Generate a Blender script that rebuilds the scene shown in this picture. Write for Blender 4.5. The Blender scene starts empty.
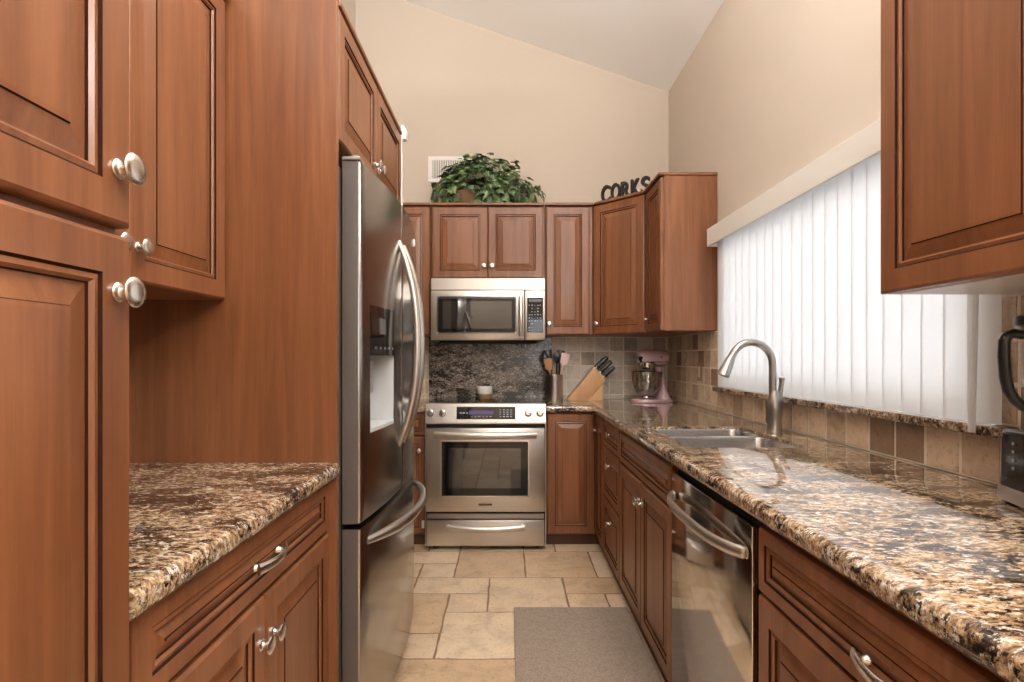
import bpy, bmesh, math, random
from mathutils import Vector, Matrix, Quaternion
R = math.radians
PI = math.pi
rnd = random.Random(7)
scene = bpy.context.scene
COL = scene.collection

# ---------------------------------------------------------------- camera, world, lights, exposure
cam_d = bpy.data.cameras.new('camera')
cam_d.sensor_width = 36.0
cam_d.lens = 36.0 * 537.0 / 1024.0
cam_d.shift_x = 4.0 / 1024.0
cam_d.shift_y = 16.0 / 1024.0
cam_d.clip_start = 0.01
cam = bpy.data.objects.new('camera', cam_d)
cam.location = (0, 0, 1.21)
cam.rotation_euler = (PI / 2, 0, 0)
COL.objects.link(cam)
scene.camera = cam

vs = scene.view_settings
vs.view_transform = 'Standard'
vs.look = 'None'
vs.gamma = 1.0
vs.use_curve_mapping = False
vs.exposure = 0.18

world = bpy.data.worlds.new('daylight')
scene.world = world
world.use_nodes = True
bg = world.node_tree.nodes['Background']
bg.inputs[0].default_value = (0.93, 0.96, 1.0, 1)
bg.inputs[1].default_value = 4.9


FILL_COL = (1.0, 0.985, 0.965)


def fill_point(loc, radius, power):
    d = bpy.data.lights.new('fill_point_light', 'POINT')
    d.shadow_soft_size = radius
    d.energy = power
    d.color = FILL_COL
    o = bpy.data.objects.new('fill_point_light', d)
    o.location = loc
    COL.objects.link(o)


def fill_uplight(loc, size, power):
    d = bpy.data.lights.new('fill_up_light', 'AREA')
    d.shape = 'DISK'
    d.size = size
    d.energy = power
    d.color = FILL_COL
    o = bpy.data.objects.new('fill_up_light', d)
    o.location = loc
    o.rotation_euler = (PI, 0, 0)
    COL.objects.link(o)


# added unseen fill lights to brighten ceiling and room: two pendant bowls, one torchiere
FILL_BOWLS = [(0.35, 1.30, 2.72, 0.20, 56, 3), (0.68, -0.55, 2.45, 0.24, 84, 42)]
FILL_TORCH = (-0.75, -1.5, 1.85)
for lx, ly, lz, lr, pu, pd in FILL_BOWLS:
    fill_uplight((lx, ly, lz + 0.012), lr * 1.6, pu)
    fill_point((lx, ly, lz - 0.20), 0.10, pd)  # added point fill floating below the bowl, no bulb there
fill_uplight((FILL_TORCH[0], FILL_TORCH[1], FILL_TORCH[2] + 0.012), 0.34, 110)  # added upward light that bounces off the ceiling, out of view

# ---------------------------------------------------------------- material helpers
MATS = {}


class NT:
    def __init__(self, name):
        self.m = bpy.data.materials.new(name)
        self.m.use_nodes = True
        self.t = self.m.node_tree
        self.b = self.t.nodes['Principled BSDF']
        self.out = self.t.nodes['Material Output']
        MATS[name] = self.m

    def n(self, typ, **kw):
        nd = self.t.nodes.new(typ)
        for k, v in kw.items():
            if k.startswith('i_'):
                nd.inputs[k[2:].replace('_', ' ')].default_value = v
            else:
                setattr(nd, k, v)
        return nd

    def l(self, a, b):
        self.t.links.new(a, b)

    def ramp(self, fac, stops, interp='LINEAR'):
        r = self.n('ShaderNodeValToRGB')
        r.color_ramp.interpolation = interp
        e = r.color_ramp.elements
        while len(e) < len(stops):
            e.new(0.5)
        for el, (p, c) in zip(e, stops):
            el.position = p
            el.color = (*c, 1)
        self.l(fac, r.inputs[0])
        return r.outputs[0]

    def coords(self, scale, rand=True, kind='Object', rot=(0, 0, 0)):
        tc = self.n('ShaderNodeTexCoord')
        mp = self.n('ShaderNodeMapping')
        mp.inputs['Scale'].default_value = scale
        mp.inputs['Rotation'].default_value = rot
        src = tc.outputs[kind]
        if rand:
            oi = self.n('ShaderNodeObjectInfo')
            ml = self.n('ShaderNodeMath', operation='MULTIPLY')
            ml.inputs[1].default_value = 13.0
            self.l(oi.outputs['Random'], ml.inputs[0])
            ad = self.n('ShaderNodeVectorMath', operation='ADD')
            self.l(src, ad.inputs[0])
            self.l(ml.outputs[0], ad.inputs[1])
            src = ad.outputs[0]
        self.l(src, mp.inputs['Vector'])
        return mp.outputs[0]

    def noise(self, vec, scale, detail=4, rough=0.55, dist=0.0):
        nz = self.n('ShaderNodeTexNoise')
        nz.inputs['Scale'].default_value = scale
        nz.inputs['Detail'].default_value = detail
        nz.inputs['Roughness'].default_value = rough
        nz.inputs['Distortion'].default_value = dist
        if vec is not None:
            self.l(vec, nz.inputs['Vector'])
        return nz.outputs[0]

    def mix(self, fac, a, b, blend='MIX'):
        mx = self.n('ShaderNodeMix', data_type='RGBA', blend_type=blend)
        for inp, v in ((mx.inputs[0], fac), (mx.inputs[6], a), (mx.inputs[7], b)):
            if isinstance(v, (int, float)):
                inp.default_value = v
            elif isinstance(v, tuple):
                inp.default_value = (*v, 1)
            else:
                self.l(v, inp)
        return mx.outputs[2]

    def bump(self, h, strength, dist=0.002):
        bp = self.n('ShaderNodeBump')
        bp.inputs['Strength'].default_value = strength
        bp.inputs['Distance'].default_value = dist
        self.l(h, bp.inputs['Height'])
        self.l(bp.outputs[0], self.b.inputs['Normal'])

    def set(self, **kw):
        for k, v in kw.items():
            k = k.replace('_', ' ')
            if isinstance(v, tuple) and len(v) == 3:
                v = (*v, 1)
            self.b.inputs[k].default_value = v
        return self


def srgb(r, g, b):
    f = lambda c: (c / 255 / 12.92) if c / 255 <= 0.04045 else ((c / 255 + 0.055) / 1.055) ** 2.4
    return (f(r), f(g), f(b))


def plain(name, col, rough=0.5, metal=0.0, **kw):
    n = NT(name)
    n.set(Base_Color=col, Roughness=rough, Metallic=metal, **kw)
    return n.m


def wood(name, dark, mid, light, rough=0.38):
    n = NT(name)
    v = n.coords((9, 9, 0.55))
    g = n.noise(v, 2.4, 6, 0.62, 0.7)
    v2 = n.coords((7, 7, 0.12))
    bands = n.noise(v2, 1.3, 1, 0.4)
    v3 = n.coords((70, 70, 1.6))
    fine = n.noise(v3, 2.5, 3, 0.6)
    c = n.ramp(g, [(0.2, dark), (0.5, mid), (0.82, light)])
    b2 = n.ramp(bands, [(0.36, (0.90, 0.88, 0.86)), (0.62, (1.08, 1.07, 1.06))])
    c = n.mix(1.0, c, b2, 'MULTIPLY')
    f2 = n.ramp(fine, [(0.3, (0.9, 0.89, 0.88)), (0.7, (1.05, 1.05, 1.05))])
    c = n.mix(1.0, c, f2, 'MULTIPLY')
    n.l(c, n.b.inputs['Base Color'])
    n.set(Roughness=rough, Coat_Weight=0.12, Coat_Roughness=0.2)
    n.bump(fine, 0.05, 0.0006)
    return n.m


WOOD = wood('cherry wood', srgb(104, 61, 35), srgb(127, 79, 48), srgb(147, 96, 62))
GLAZE = plain('dark glaze in the grooves', srgb(46, 22, 14), 0.85, Specular_IOR_Level=0.1)
UNDER = plain('pale melamine', srgb(205, 200, 192), 0.35)
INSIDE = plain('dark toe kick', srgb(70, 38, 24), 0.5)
WHITE = plain('white paint', srgb(238, 236, 230), 0.45)
BLACK = plain('black plastic', (0.012, 0.012, 0.013), 0.28)
BLKGLASS = plain('black glass', (0.006, 0.006, 0.007), 0.05, IOR=1.5)
RUBBER = plain('black gap', (0.008, 0.007, 0.007), 0.7)


def steel(name, col, rough, sc, amt=0.1, aniso=0.0):
    n = NT(name)
    v = n.coords(sc)
    g = n.noise(v, 3.0, 4, 0.6)
    rr = n.n('ShaderNodeMapRange')
    rr.inputs['To Min'].default_value = rough - amt * 0.5
    rr.inputs['To Max'].default_value = rough + amt * 0.5
    n.l(g, rr.inputs['Value'])
    n.l(rr.outputs[0], n.b.inputs['Roughness'])
    c = n.ramp(g, [(0.3, tuple(x * 0.975 for x in col)), (0.7, tuple(min(1, x * 1.02) for x in col))])
    n.l(c, n.b.inputs['Base Color'])
    n.set(Metallic=1.0, Anisotropic=aniso)
    return n.m


STEEL = steel('brushed steel', (0.62, 0.585, 0.54), 0.33, (1.0, 90, 90), 0.02)
STEELF = steel('dark stainless door', (0.36, 0.34, 0.325), 0.20, (60, 60, 1.5), 0.04)
STEELD = steel('dishwasher steel', (0.62, 0.59, 0.56), 0.09, (60, 60, 1.5), 0.03)
STEELS = steel('sink steel', (0.66, 0.66, 0.66), 0.24, (40, 40, 3))
NICKEL = plain('satin nickel', (0.74, 0.70, 0.64), 0.24, 1.0)
FAUCETM = plain('brushed nickel', (0.40, 0.375, 0.35), 0.30, 1.0)
CHROME = plain('chrome', (0.62, 0.61, 0.60), 0.10, 1.0)


def wall_mat(name, col, bump=0.15, scale=160):
    n = NT(name)
    v = n.coords((1, 1, 1), False)
    g = n.noise(v, scale, 3, 0.5)
    n.set(Base_Color=col, Roughness=0.85)
    n.bump(g, bump, 0.002)
    return n.m


WALL = wall_mat('beige wall paint', srgb(207, 194, 179))
CEIL = wall_mat('white textured ceiling', srgb(250, 249, 247), 0.55, 110)


def granite(name, base, dark, pale, sc, stretch, rot, rough=0.045, coat=1.0, thr=0.53):
    """speckled stone: grainy base, black crystals, pale crystals, broad dark veins"""
    n = NT(name)
    v = n.coords(stretch, False, 'Object', rot)
    v1 = n.coords((1, 1, 1), False)
    b_ = n.ramp(n.noise(v, 75 * sc, 6, 0.72, 0.3), [(0.34, base[0]), (0.47, base[1]), (0.60, base[2])])
    vein = n.ramp(n.noise(v, 9 * sc, 5, 0.62, 0.8), [(0.40, (1.0, 1.0, 1.0)), (0.52, (0.86, 0.83, 0.8)), (0.60, (0.42, 0.36, 0.32)), (0.70, (0.8, 0.78, 0.75))])
    b_ = n.mix(1.0, b_, vein, 'MULTIPLY')
    pm = n.ramp(n.noise(v, 42 * sc, 7, 0.74, 0.3), [(0.54, (0, 0, 0)), (0.58, (1, 1, 1))])
    b_ = n.mix(pm, b_, pale)
    big = n.noise(v, 9 * sc, 3, 0.5, 0.6)
    med = n.noise(v, 62 * sc, 8, 0.76, 0.4)
    ad = n.n('ShaderNodeMath', operation='MULTIPLY_ADD')
    ad.inputs[1].default_value = 0.30
    n.l(big, ad.inputs[0])
    ml = n.n('ShaderNodeMath', operation='MULTIPLY')
    ml.inputs[1].default_value = 0.70
    n.l(med, ml.inputs[0])
    n.l(ml.outputs[0], ad.inputs[2])
    dm = n.ramp(ad.outputs[0], [(thr - 0.012, (0, 0, 0)), (thr + 0.018, (1, 1, 1))])
    b_ = n.mix(dm, b_, dark)
    n.l(b_, n.b.inputs['Base Color'])
    n.set(Roughness=rough, IOR=1.6, Coat_Weight=coat, Coat_Roughness=0.02, Coat_IOR=1.6)
    return n.m


GRANITE = granite('granite with black and gold veins', [srgb(70, 52, 40), srgb(146, 115, 84), srgb(203, 178, 146)], srgb(26, 22, 21), srgb(208, 200, 190),
                  1.0, (1.0, 1.8, 1.5), (0, 0, R(-14)), coat=0.5, thr=0.522)
GRANITED = granite('dark mottled granite', [srgb(54, 45, 40), srgb(116, 101, 90), srgb(180, 163, 147)], srgb(24, 20, 19), srgb(190, 179, 166),
                   1.0, (1.0, 1.0, 2.2), (0, R(20), 0), 0.25, 0.12, thr=0.515)


def tile_mat(name, stops, rough=0.6, pits=0.5, nsc=14):
    n = NT(name)
    geo = n.n('ShaderNodeNewGeometry')
    c = n.ramp(geo.outputs['Random Per Island'], stops, 'CONSTANT')
    v = n.coords((1, 1, 1), False)
    ng = n.noise(v, nsc, 6, 0.65, 0.6)
    k = n.ramp(ng, [(0.28, (0.70, 0.66, 0.61)), (0.5, (1, 1, 1)), (0.72, (1.16, 1.15, 1.13))])
    c = n.mix(1.0, c, k, 'MULTIPLY')
    pn = n.noise(v, 60, 5, 0.7)
    pr = n.ramp(pn, [(0.36, (0.50, 0.41, 0.33)), (0.43, (1, 1, 1))])
    c = n.mix(pits, c, pr, 'MULTIPLY')
    n.l(c, n.b.inputs['Base Color'])
    n.set(Roughness=rough)
    n.bump(pn, 0.35, 0.003)
    return n.m


TILE_BACK = tile_mat('grey brown stone tile', [(0.0, srgb(204, 192, 178)), (0.25, srgb(188, 176, 162)), (0.5, srgb(212, 200, 184)), (0.75, srgb(166, 152, 138)), (0.88, srgb(198, 184, 166))])
TILE_SIDE = tile_mat('tan and brown stone tile', [(0.0, srgb(214, 192, 166)), (0.2, srgb(198, 175, 149)), (0.45, srgb(218, 197, 171)), (0.64, srgb(184, 160, 134)), (0.76, srgb(146, 121, 98)), (0.89, srgb(120, 97, 78))])
GROUT = wall_mat('pale grout', srgb(228, 217, 201), 0.3)
FTILE = tile_mat('travertine floor tile', [(0.0, srgb(210, 184, 152)), (0.2, srgb(202, 173, 140)), (0.4, srgb(220, 197, 168)), (0.6, srgb(197, 168, 136)), (0.8, srgb(214, 189, 159))], 0.42, 0.65, 7)
FGROUT = wall_mat('brown floor grout', srgb(140, 112, 84), 0.3)

n = NT('grey woven rug')
v = n.coords((1, 1, 1), False)
a = n.noise(v, 260, 3, 0.7)
b = n.noise(v, 55, 4, 0.6)
c = n.ramp(a, [(0.3, srgb(104, 89, 78)), (0.5, srgb(154, 137, 122)), (0.72, srgb(198, 179, 162))])
c = n.mix(0.5, c, n.ramp(b, [(0.35, (0.75, 0.74, 0.73)), (0.65, (1.1, 1.1, 1.1))]), 'MULTIPLY')
n.l(c, n.b.inputs['Base Color'])
n.set(Roughness=0.95)
n.bump(a, 0.8, 0.004)
RUG = n.m

n = NT('white blind vinyl')
tr = n.n('ShaderNodeBsdfTranslucent')
tr.inputs[0].default_value = (0.92, 0.93, 0.94, 1)
df = n.n('ShaderNodeBsdfDiffuse')
df.inputs[0].default_value = (0.88, 0.88, 0.87, 1)
mx = n.n('ShaderNodeMixShader')
mx.inputs[0].default_value = 0.50
n.l(df.outputs[0], mx.inputs[1])
n.l(tr.outputs[0], mx.inputs[2])
n.l(mx.outputs[0], n.out.inputs[0])
BLIND = n.m

n = NT('window glass')
tp = n.n('ShaderNodeBsdfTransparent')
gl = n.n('ShaderNodeBsdfGlossy')
gl.inputs['Roughness'].default_value = 0.0
fr = n.n('ShaderNodeFresnel')
mx = n.n('ShaderNodeMixShader')
n.l(fr.outputs[0], mx.inputs[0])
n.l(tp.outputs[0], mx.inputs[1])
n.l(gl.outputs[0], mx.inputs[2])
n.l(mx.outputs[0], n.out.inputs[0])
GLASS = n.m

PINK = plain('pale pink enamel', srgb(200, 164, 168), 0.22, Coat_Weight=0.5)
MAPLE = wood('light maple', srgb(188, 142, 98), srgb(205, 160, 114), srgb(216, 174, 130), 0.45)
SPOON = wood('beech spoon wood', srgb(150, 108, 74), srgb(172, 128, 90), srgb(186, 142, 104), 0.5)
PINKS = plain('pale pink silicone', srgb(224, 190, 186), 0.5)
DISP = plain('light grey dispenser plastic', srgb(190, 192, 192), 0.4)
CREAM = plain('cream plastic', srgb(206, 188, 164), 0.4)
CAND = plain('white candle glass', srgb(235, 230, 222), 0.3)
CANDB = plain('tan candle base', srgb(150, 112, 80), 0.5)
IRON = plain('black iron letters', srgb(34, 28, 26), 0.55)
KEYS = plain('pale key print', srgb(150, 156, 166), 0.5)
n = NT('purple display glow')
n.set(Base_Color=(0.02, 0.01, 0.03), Emission_Color=(0.33, 0.16, 0.55), Emission_Strength=0.22)
GLOW = n.m
n = NT('wicker')
v = n.coords((1, 1, 1), False)
w = n.n('ShaderNodeTexWave')
w.inputs['Scale'].default_value = 60
w.bands_direction = 'Z'
w.inputs['Distortion'].default_value = 3
n.l(v, w.inputs[0])
n.l(n.ramp(w.outputs[1], [(0.2, srgb(60, 36, 24)), (0.8, srgb(132, 92, 64))]), n.b.inputs['Base Color'])
n.set(Roughness=0.7)
WICK = n.m
n = NT('ivy leaves')
geo = n.n('ShaderNodeNewGeometry')
n.l(n.ramp(geo.outputs['Random Per Island'], [(0.0, srgb(46, 64, 40)), (0.35, srgb(70, 94, 56)), (0.7, srgb(96, 120, 74)), (1.0, srgb(138, 154, 106))]), n.b.inputs['Base Color'])
n.set(Roughness=0.45)
IVY = n.m
n = NT('clear jar plastic')
n.set(Base_Color=(0.86, 0.85, 0.83), Roughness=0.05, Alpha=0.22)
JAR = n.m
n = NT('oven window glass')
n.set(Base_Color=(0.03, 0.026, 0.022), Roughness=0.03, IOR=1.9)
OVENG = n.m


# ---------------------------------------------------------------- mesh helpers
class MB:
    """collects shapes into ONE mesh object"""

    def __init__(self):
        self.bm = bmesh.new()

    def _new(self, verts, faces, mat=0, M=None):
        vs_ = [self.bm.verts.new(M @ Vector(p) if M else Vector(p)) for p in verts]
        fs = []
        for f in faces:
            try:
                fc = self.bm.faces.new([vs_[i] for i in f])
                fc.material_index = mat
                fs.append(fc)
            except ValueError:
                pass
        return vs_, fs

    def box(self, x0, x1, y0, y1, z0, z1, bevel=0.0, mat=0, seg=1, M=None):
        x0, x1 = min(x0, x1), max(x0, x1)
        y0, y1 = min(y0, y1), max(y0, y1)
        z0, z1 = min(z0, z1), max(z0, z1)
        p = [(x0, y0, z0), (x1, y0, z0), (x1, y1, z0), (x0, y1, z0), (x0, y0, z1), (x1, y0, z1), (x1, y1, z1), (x0, y1, z1)]
        f = [(3, 2, 1, 0), (4, 5, 6, 7), (0, 1, 5, 4), (1, 2, 6, 5), (2, 3, 7, 6), (3, 0, 4, 7)]
        v_, fs = self._new(p, f, mat, M)
        if bevel > 0:
            es = list({e for fc in fs for e in fc.edges})
            r = bmesh.ops.bevel(self.bm, geom=es, offset=bevel, segments=seg, profile=0.5, affect='EDGES')
            for fc in r['faces']:
                fc.material_index = mat
        return self

    def prism(self, poly, axis, a, b, bevel=0.0, mat=0, seg=1, M=None):
        """poly of 2D points extruded along axis ('x','y','z') from a to b"""
        def P(u, w, t):
            return {'x': (t, u, w), 'y': (u, t, w), 'z': (u, w, t)}[axis]
        k = len(poly)
        p = [P(u, w, a) for u, w in poly] + [P(u, w, b) for u, w in poly]
        f = [tuple(range(k))[::-1], tuple(range(k, 2 * k))] + [(i, (i + 1) % k, k + (i + 1) % k, k + i) for i in range(k)]
        v_, fs = self._new(p, f, mat, M)
        bmesh.ops.recalc_face_normals(self.bm, faces=fs)
        if bevel > 0:
            es = list({e for fc in fs for e in fc.edges})
            r = bmesh.ops.bevel(self.bm, geom=es, offset=bevel, segments=seg, profile=0.5, affect='EDGES')
            for fc in r['faces']:
                fc.material_index = mat
        return self

    def lathe(self, prof, M=None, seg=24, mat=0, sx=1.0, sy=1.0):
        """prof: (r, z) list about local z, closed with caps where r == 0 is not given"""
        p, f = [], []
        for r, z in prof:
            for i in range(seg):
                t = 2 * PI * i / seg
                p.append((r * math.cos(t) * sx, r * math.sin(t) * sy, z))
        for j in range(len(prof) - 1):
            for i in range(seg):
                i2 = (i + 1) % seg
                f.append((j * seg + i, j * seg + i2, (j + 1) * seg + i2, (j + 1) * seg + i))
        f.append(tuple(range(seg))[::-1])
        o = (len(prof) - 1) * seg
        f.append(tuple(range(o, o + seg)))
        v_, fs = self._new(p, f, mat, M)
        bmesh.ops.remove_doubles(self.bm, verts=v_, dist=1e-6)
        return self

    def tube(self, pts, rad, seg=10, mat=0, M=None, flat=1.0, up=None):
        """swept tube; rad number or list; flat squeezes one cross axis"""
        pts = [Vector(q) for q in pts]
        k = len(pts)
        rad = rad if isinstance(rad, (list, tuple)) else [rad] * k
        p, f = [], []
        ref = Vector(up) if up else None
        prev = None
        for i, q in enumerate(pts):
            d = (pts[min(i + 1, k - 1)] - pts[max(i - 1, 0)]).normalized()
            if ref is not None:
                n1 = (ref - d * ref.dot(d)).normalized()
            elif prev is None:
                t = Vector((0, 0, 1)) if abs(d.z) < 0.9 else Vector((1, 0, 0))
                n1 = (t - d * t.dot(d)).normalized()
            else:
                n1 = (prev - d * prev.dot(d)).normalized()
            prev = n1
            n2 = d.cross(n1)
            for j in range(seg):
                a = 2 * PI * j / seg
                p.append(tuple(q + n1 * math.cos(a) * rad[i] * flat + n2 * math.sin(a) * rad[i]))
        for i in range(k - 1):
            for j in range(seg):
                j2 = (j + 1) % seg
                f.append((i * seg + j, i * seg + j2, (i + 1) * seg + j2, (i + 1) * seg + j))
        f.append(tuple(range(seg))[::-1])
        f.append(tuple(range((k - 1) * seg, k * seg)))
        self._new(p, f, mat, M)
        return self

    def build(self, name, mats, parent=None, smooth=None, recalc=True):
        if recalc:
            bmesh.ops.recalc_face_normals(self.bm, faces=self.bm.faces)
        me = bpy.data.meshes.new(name)
        self.bm.to_mesh(me)
        self.bm.free()
        for m in (mats if isinstance(mats, (list, tuple)) else [mats]):
            me.materials.append(m)
        if smooth:
            for pl in me.polygons:
                pl.use_smooth = True
            me.set_sharp_from_angle(angle=R(smooth))
        o = bpy.data.objects.new(name, me)
        COL.objects.link(o)
        if parent:
            o.parent = parent
        return o


def empty(name, label, cat, loc=(0, 0, 0), rz=0.0, group=None):
    o = bpy.data.objects.new(name, None)
    o.empty_display_size = 0.05
    COL.objects.link(o)
    o.location = loc
    o.rotation_euler = (0, 0, rz)
    return tag(o, label, cat, group)


def tag(o, label, cat, group=None):
    o['label'] = label
    o['category'] = cat
    if group:
        o['group'] = group
    return o


def struct(o):
    o['kind'] = 'structure'
    return o


def arc(cx, cy, r, a0, a1, k):
    return [(cx + r * math.cos(R(a0 + (a1 - a0) * i / k)), cy + r * math.sin(R(a0 + (a1 - a0) * i / k))) for i in range(k + 1)]


# ---------------------------------------------------------------- room shell
XR, YB, XL = 1.19, 3.98, -1.13
CZ, CS = 3.174, 0.346


def cz(x):
    return CZ + CS * (XR - x)


# floor: travertine in a mixed-size pattern on a 0.2 m grid
G0X, G0Y, GS = -0.10, 2.55, 0.198
placed = {}
tiles = []


def put(x, y, w, h):
    for i in range(w):
        for j in range(h):
            if (x + i, y + j) in placed:
                return False
    for i in range(w):
        for j in range(h):
            placed[(x + i, y + j)] = 1
    tiles.append((x, y, w, h))
    return True


for t in [(-1, 2, 2, 2), (1, 2, 2, 2), (3, 2, 3, 2), (-2, 2, 1, 1), (-3, 3, 2, 1), (-4, 2, 2, 1), (0, 0, 2, 2), (2, 1, 2, 1), (2, 0, 1, 1), (3, 0, 2, 1), (4, 1, 1, 1),
          (-2, 1, 2, 1), (-1, 0, 1, 1), (-3, -1, 2, 2), (-1, -2, 2, 2), (-2, -2, 1, 1), (-2, -4, 3, 2), (1, -2, 2, 2), (1, -4, 2, 2), (3, -3, 2, 3)]:
    put(*t)
rt = random.Random(3)
for gy in range(8, -30, -1):
    for gx in range(-18, 8):
        if (gx, gy) in placed:
            continue
        opts = [(3, 2), (2, 2), (2, 2), (2, 1), (1, 1), (1, 2)]
        rt.shuffle(opts)
        for w, h in opts + [(1, 1)]:
            if gx + w <= 8 and put(gx, gy - h + 1, w, h):
                break
mb = MB()
mb.box(-3.6, XR + 0.1, -3.2, YB + 0.1, -0.1, -0.0016, mat=1)
for (x, y, w, h) in tiles:
    g = 0.0021
    x0, x1 = G0X + x * GS + g, G0X + (x + w) * GS - g
    y0, y1 = G0Y + y * GS + g, G0Y + (y + h) * GS - g
    ring = []
    nx, ny = max(3, w * 4), max(3, h * 4)
    for i in range(nx):
        ring.append((x0 + (x1 - x0) * i / nx, y0))
    for i in range(ny):
        ring.append((x1, y0 + (y1 - y0) * i / ny))
    for i in range(nx):
        ring.append((x1 - (x1 - x0) * i / nx, y1))
    for i in range(ny):
        ring.append((x0, y1 - (y1 - y0) * i / ny))
    cx, cy = (x0 + x1) / 2, (y0 + y1) / 2
    ring = [(px + rt.uniform(-1, 1) * 0.0022, py + rt.uniform(-1, 1) * 0.0022) for px, py in ring]
    inner = [(px + (cx - px) * 0.004 / max(0.05, abs(cx - px)) * (abs(cx - px) > 0.02), py + (cy - py) * 0.004 / max(0.05, abs(cy - py)) * (abs(cy - py) > 0.02)) for px, py in ring]
    k = len(ring)
    P = [(a_, b_, -0.006) for a_, b_ in ring] + [(a_, b_, 0.0) for a_, b_ in inner]
    mb._new(P, [(i, (i + 1) % k, k + (i + 1) % k, k + i) for i in range(k)] + [tuple(range(k, 2 * k))], 0)
floor = struct(mb.build('floor', [FTILE, FGROUT]))


def wall_prism(name, poly, axis, a, b, mat):
    return struct(MB().prism(poly, axis, a, b).build(name, mat))


wall_prism('wall_back', [(-3.6, -0.1), (XR + 0.12, -0.1), (XR + 0.12, cz(XR + 0.12)), (-3.6, cz(-3.6))], 'y', YB, YB + 0.12, WALL)
# right wall with the window opening
WY0, WY1, WZ0, WZ1 = 1.31, 2.93, 1.02, 1.87
mb = MB()
zt = cz(XR)
mb.box(XR, XR + 0.12, -3.2, WY0, -0.1, zt)
mb.box(XR, XR + 0.12, WY1, YB, -0.1, zt)
mb.box(XR, XR + 0.12, WY0, WY1, -0.1, WZ0)
mb.box(XR, XR + 0.12, WY0, WY1, WZ1, zt)
struct(mb.build('wall_right', WALL))
wall_prism('wall_left', [(0.0, -0.1), (YB, -0.1), (YB, cz(XL)), (0.0, cz(XL))], 'x', XL - 0.12, XL, WALL)
wall_prism('wall_far_left', [(-3.2, -0.1), (YB, -0.1), (YB, cz(-3.6)), (-3.2, cz(-3.6))], 'x', -3.72, -3.6, WALL)
mb = MB()
for a_, b_, z0, z1 in [(-3.6, 0.35, -0.1, 5.2), (1.05, XR + 0.12, -0.1, 5.2), (0.35, 1.05, 2.0, 5.2), (0.35, 1.05, -0.1, 0.9)]:
    poly = [(a_, z0), (b_, z0), (b_, cz(b_) if z1 > 5 else z1), (a_, cz(a_) if z1 > 5 else z1)]
    mb.prism(poly, 'y', -3.32, -3.2)
struct(mb.build('wall_rear', WALL))
mb = MB()
mb.prism([(-3.72, cz(-3.72)), (XR + 0.12, cz(XR + 0.12)), (XR + 0.12, cz(XR + 0.12) + 0.12), (-3.72, cz(-3.72) + 0.12)], 'y', -3.32, YB + 0.12)
struct(mb.build('ceiling', CEIL))
# window in the rear wall (behind the camera, seen only in reflections)
mb = MB()
for x0, x1, z0, z1 in [(0.35, 0.40, 0.9, 2.0), (1.0, 1.05, 0.9, 2.0), (0.35, 1.05, 0.9, 0.95), (0.35, 1.05, 1.95, 2.0), (0.35, 1.05, 1.43, 1.47)]:
    mb.box(x0, x1, -3.29, -3.23, z0, z1, 0.003)
w2 = struct(mb.build('window_2', WHITE))
MB().box(0.39, 1.01, -3.265, -3.258, 0.94, 1.96).build('glass', GLASS, w2)
# kitchen window: frame and glass
mb = MB()
for y0, y1, z0, z1 in [(WY0, WY1, WZ1 - 0.05, WZ1), (WY0, WY1, WZ0 + 0.03, WZ0 + 0.08), (WY0, WY0 + 0.05, WZ0 + 0.03, WZ1), (WY1 - 0.05, WY1, WZ0 + 0.03, WZ1)]:
    mb.box(XR + 0.045, XR + 0.095, y0, y1, z0, z1, 0.003)
w1 = struct(mb.build('window_1', WHITE))
MB().box(XR + 0.066, XR + 0.072, WY0 + 0.04, WY1 - 0.04, WZ0 + 0.07, WZ1 - 0.04).build('glass', GLASS, w1)


# housings made up for the added fill lights, all above or behind the camera
for (lx, ly, lz, lr, pu, pd), lab in zip(FILL_BOWLS, ['added unseen white bowl fill light over the kitchen counter', 'added unseen white bowl fill light over the dining area']):
    t = empty('added_bowl_light', lab, 'light', (lx, ly, 0))
    MB().tube([(0, 0, lz - 0.10), (0, 0, cz(lx))], 0.006, 8).build('rod', WHITE, t, 40)
    MB().lathe([(0.02, lz - 0.10), (lr * 0.6, lz - 0.07), (lr, lz), (lr - 0.006, lz), (lr * 0.6, lz - 0.063), (0.02, lz - 0.093)], None, 28).build('lamp_shade', WHITE, t, 60)
t = empty('added_torch_light', 'added unseen white torchiere-shaped fill light in the dining area behind the kitchen', 'lamp', (FILL_TORCH[0], FILL_TORCH[1], 0))
UPZ = FILL_TORCH[2]
MB().lathe([(0.0, 0.0), (0.14, 0.0), (0.14, 0.015), (0.02, 0.03), (0.0, 0.03)], None, 24).build('base', WHITE, t, 40)
MB().tube([(0, 0, 0.02), (0, 0, UPZ - 0.09)], 0.012, 10).build('pole', WHITE, t, 40)
MB().lathe([(0.02, UPZ - 0.10), (0.19, UPZ), (0.185, UPZ), (0.02, UPZ - 0.09)], None, 28).build('lamp_shade', WHITE, t, 60)

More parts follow.
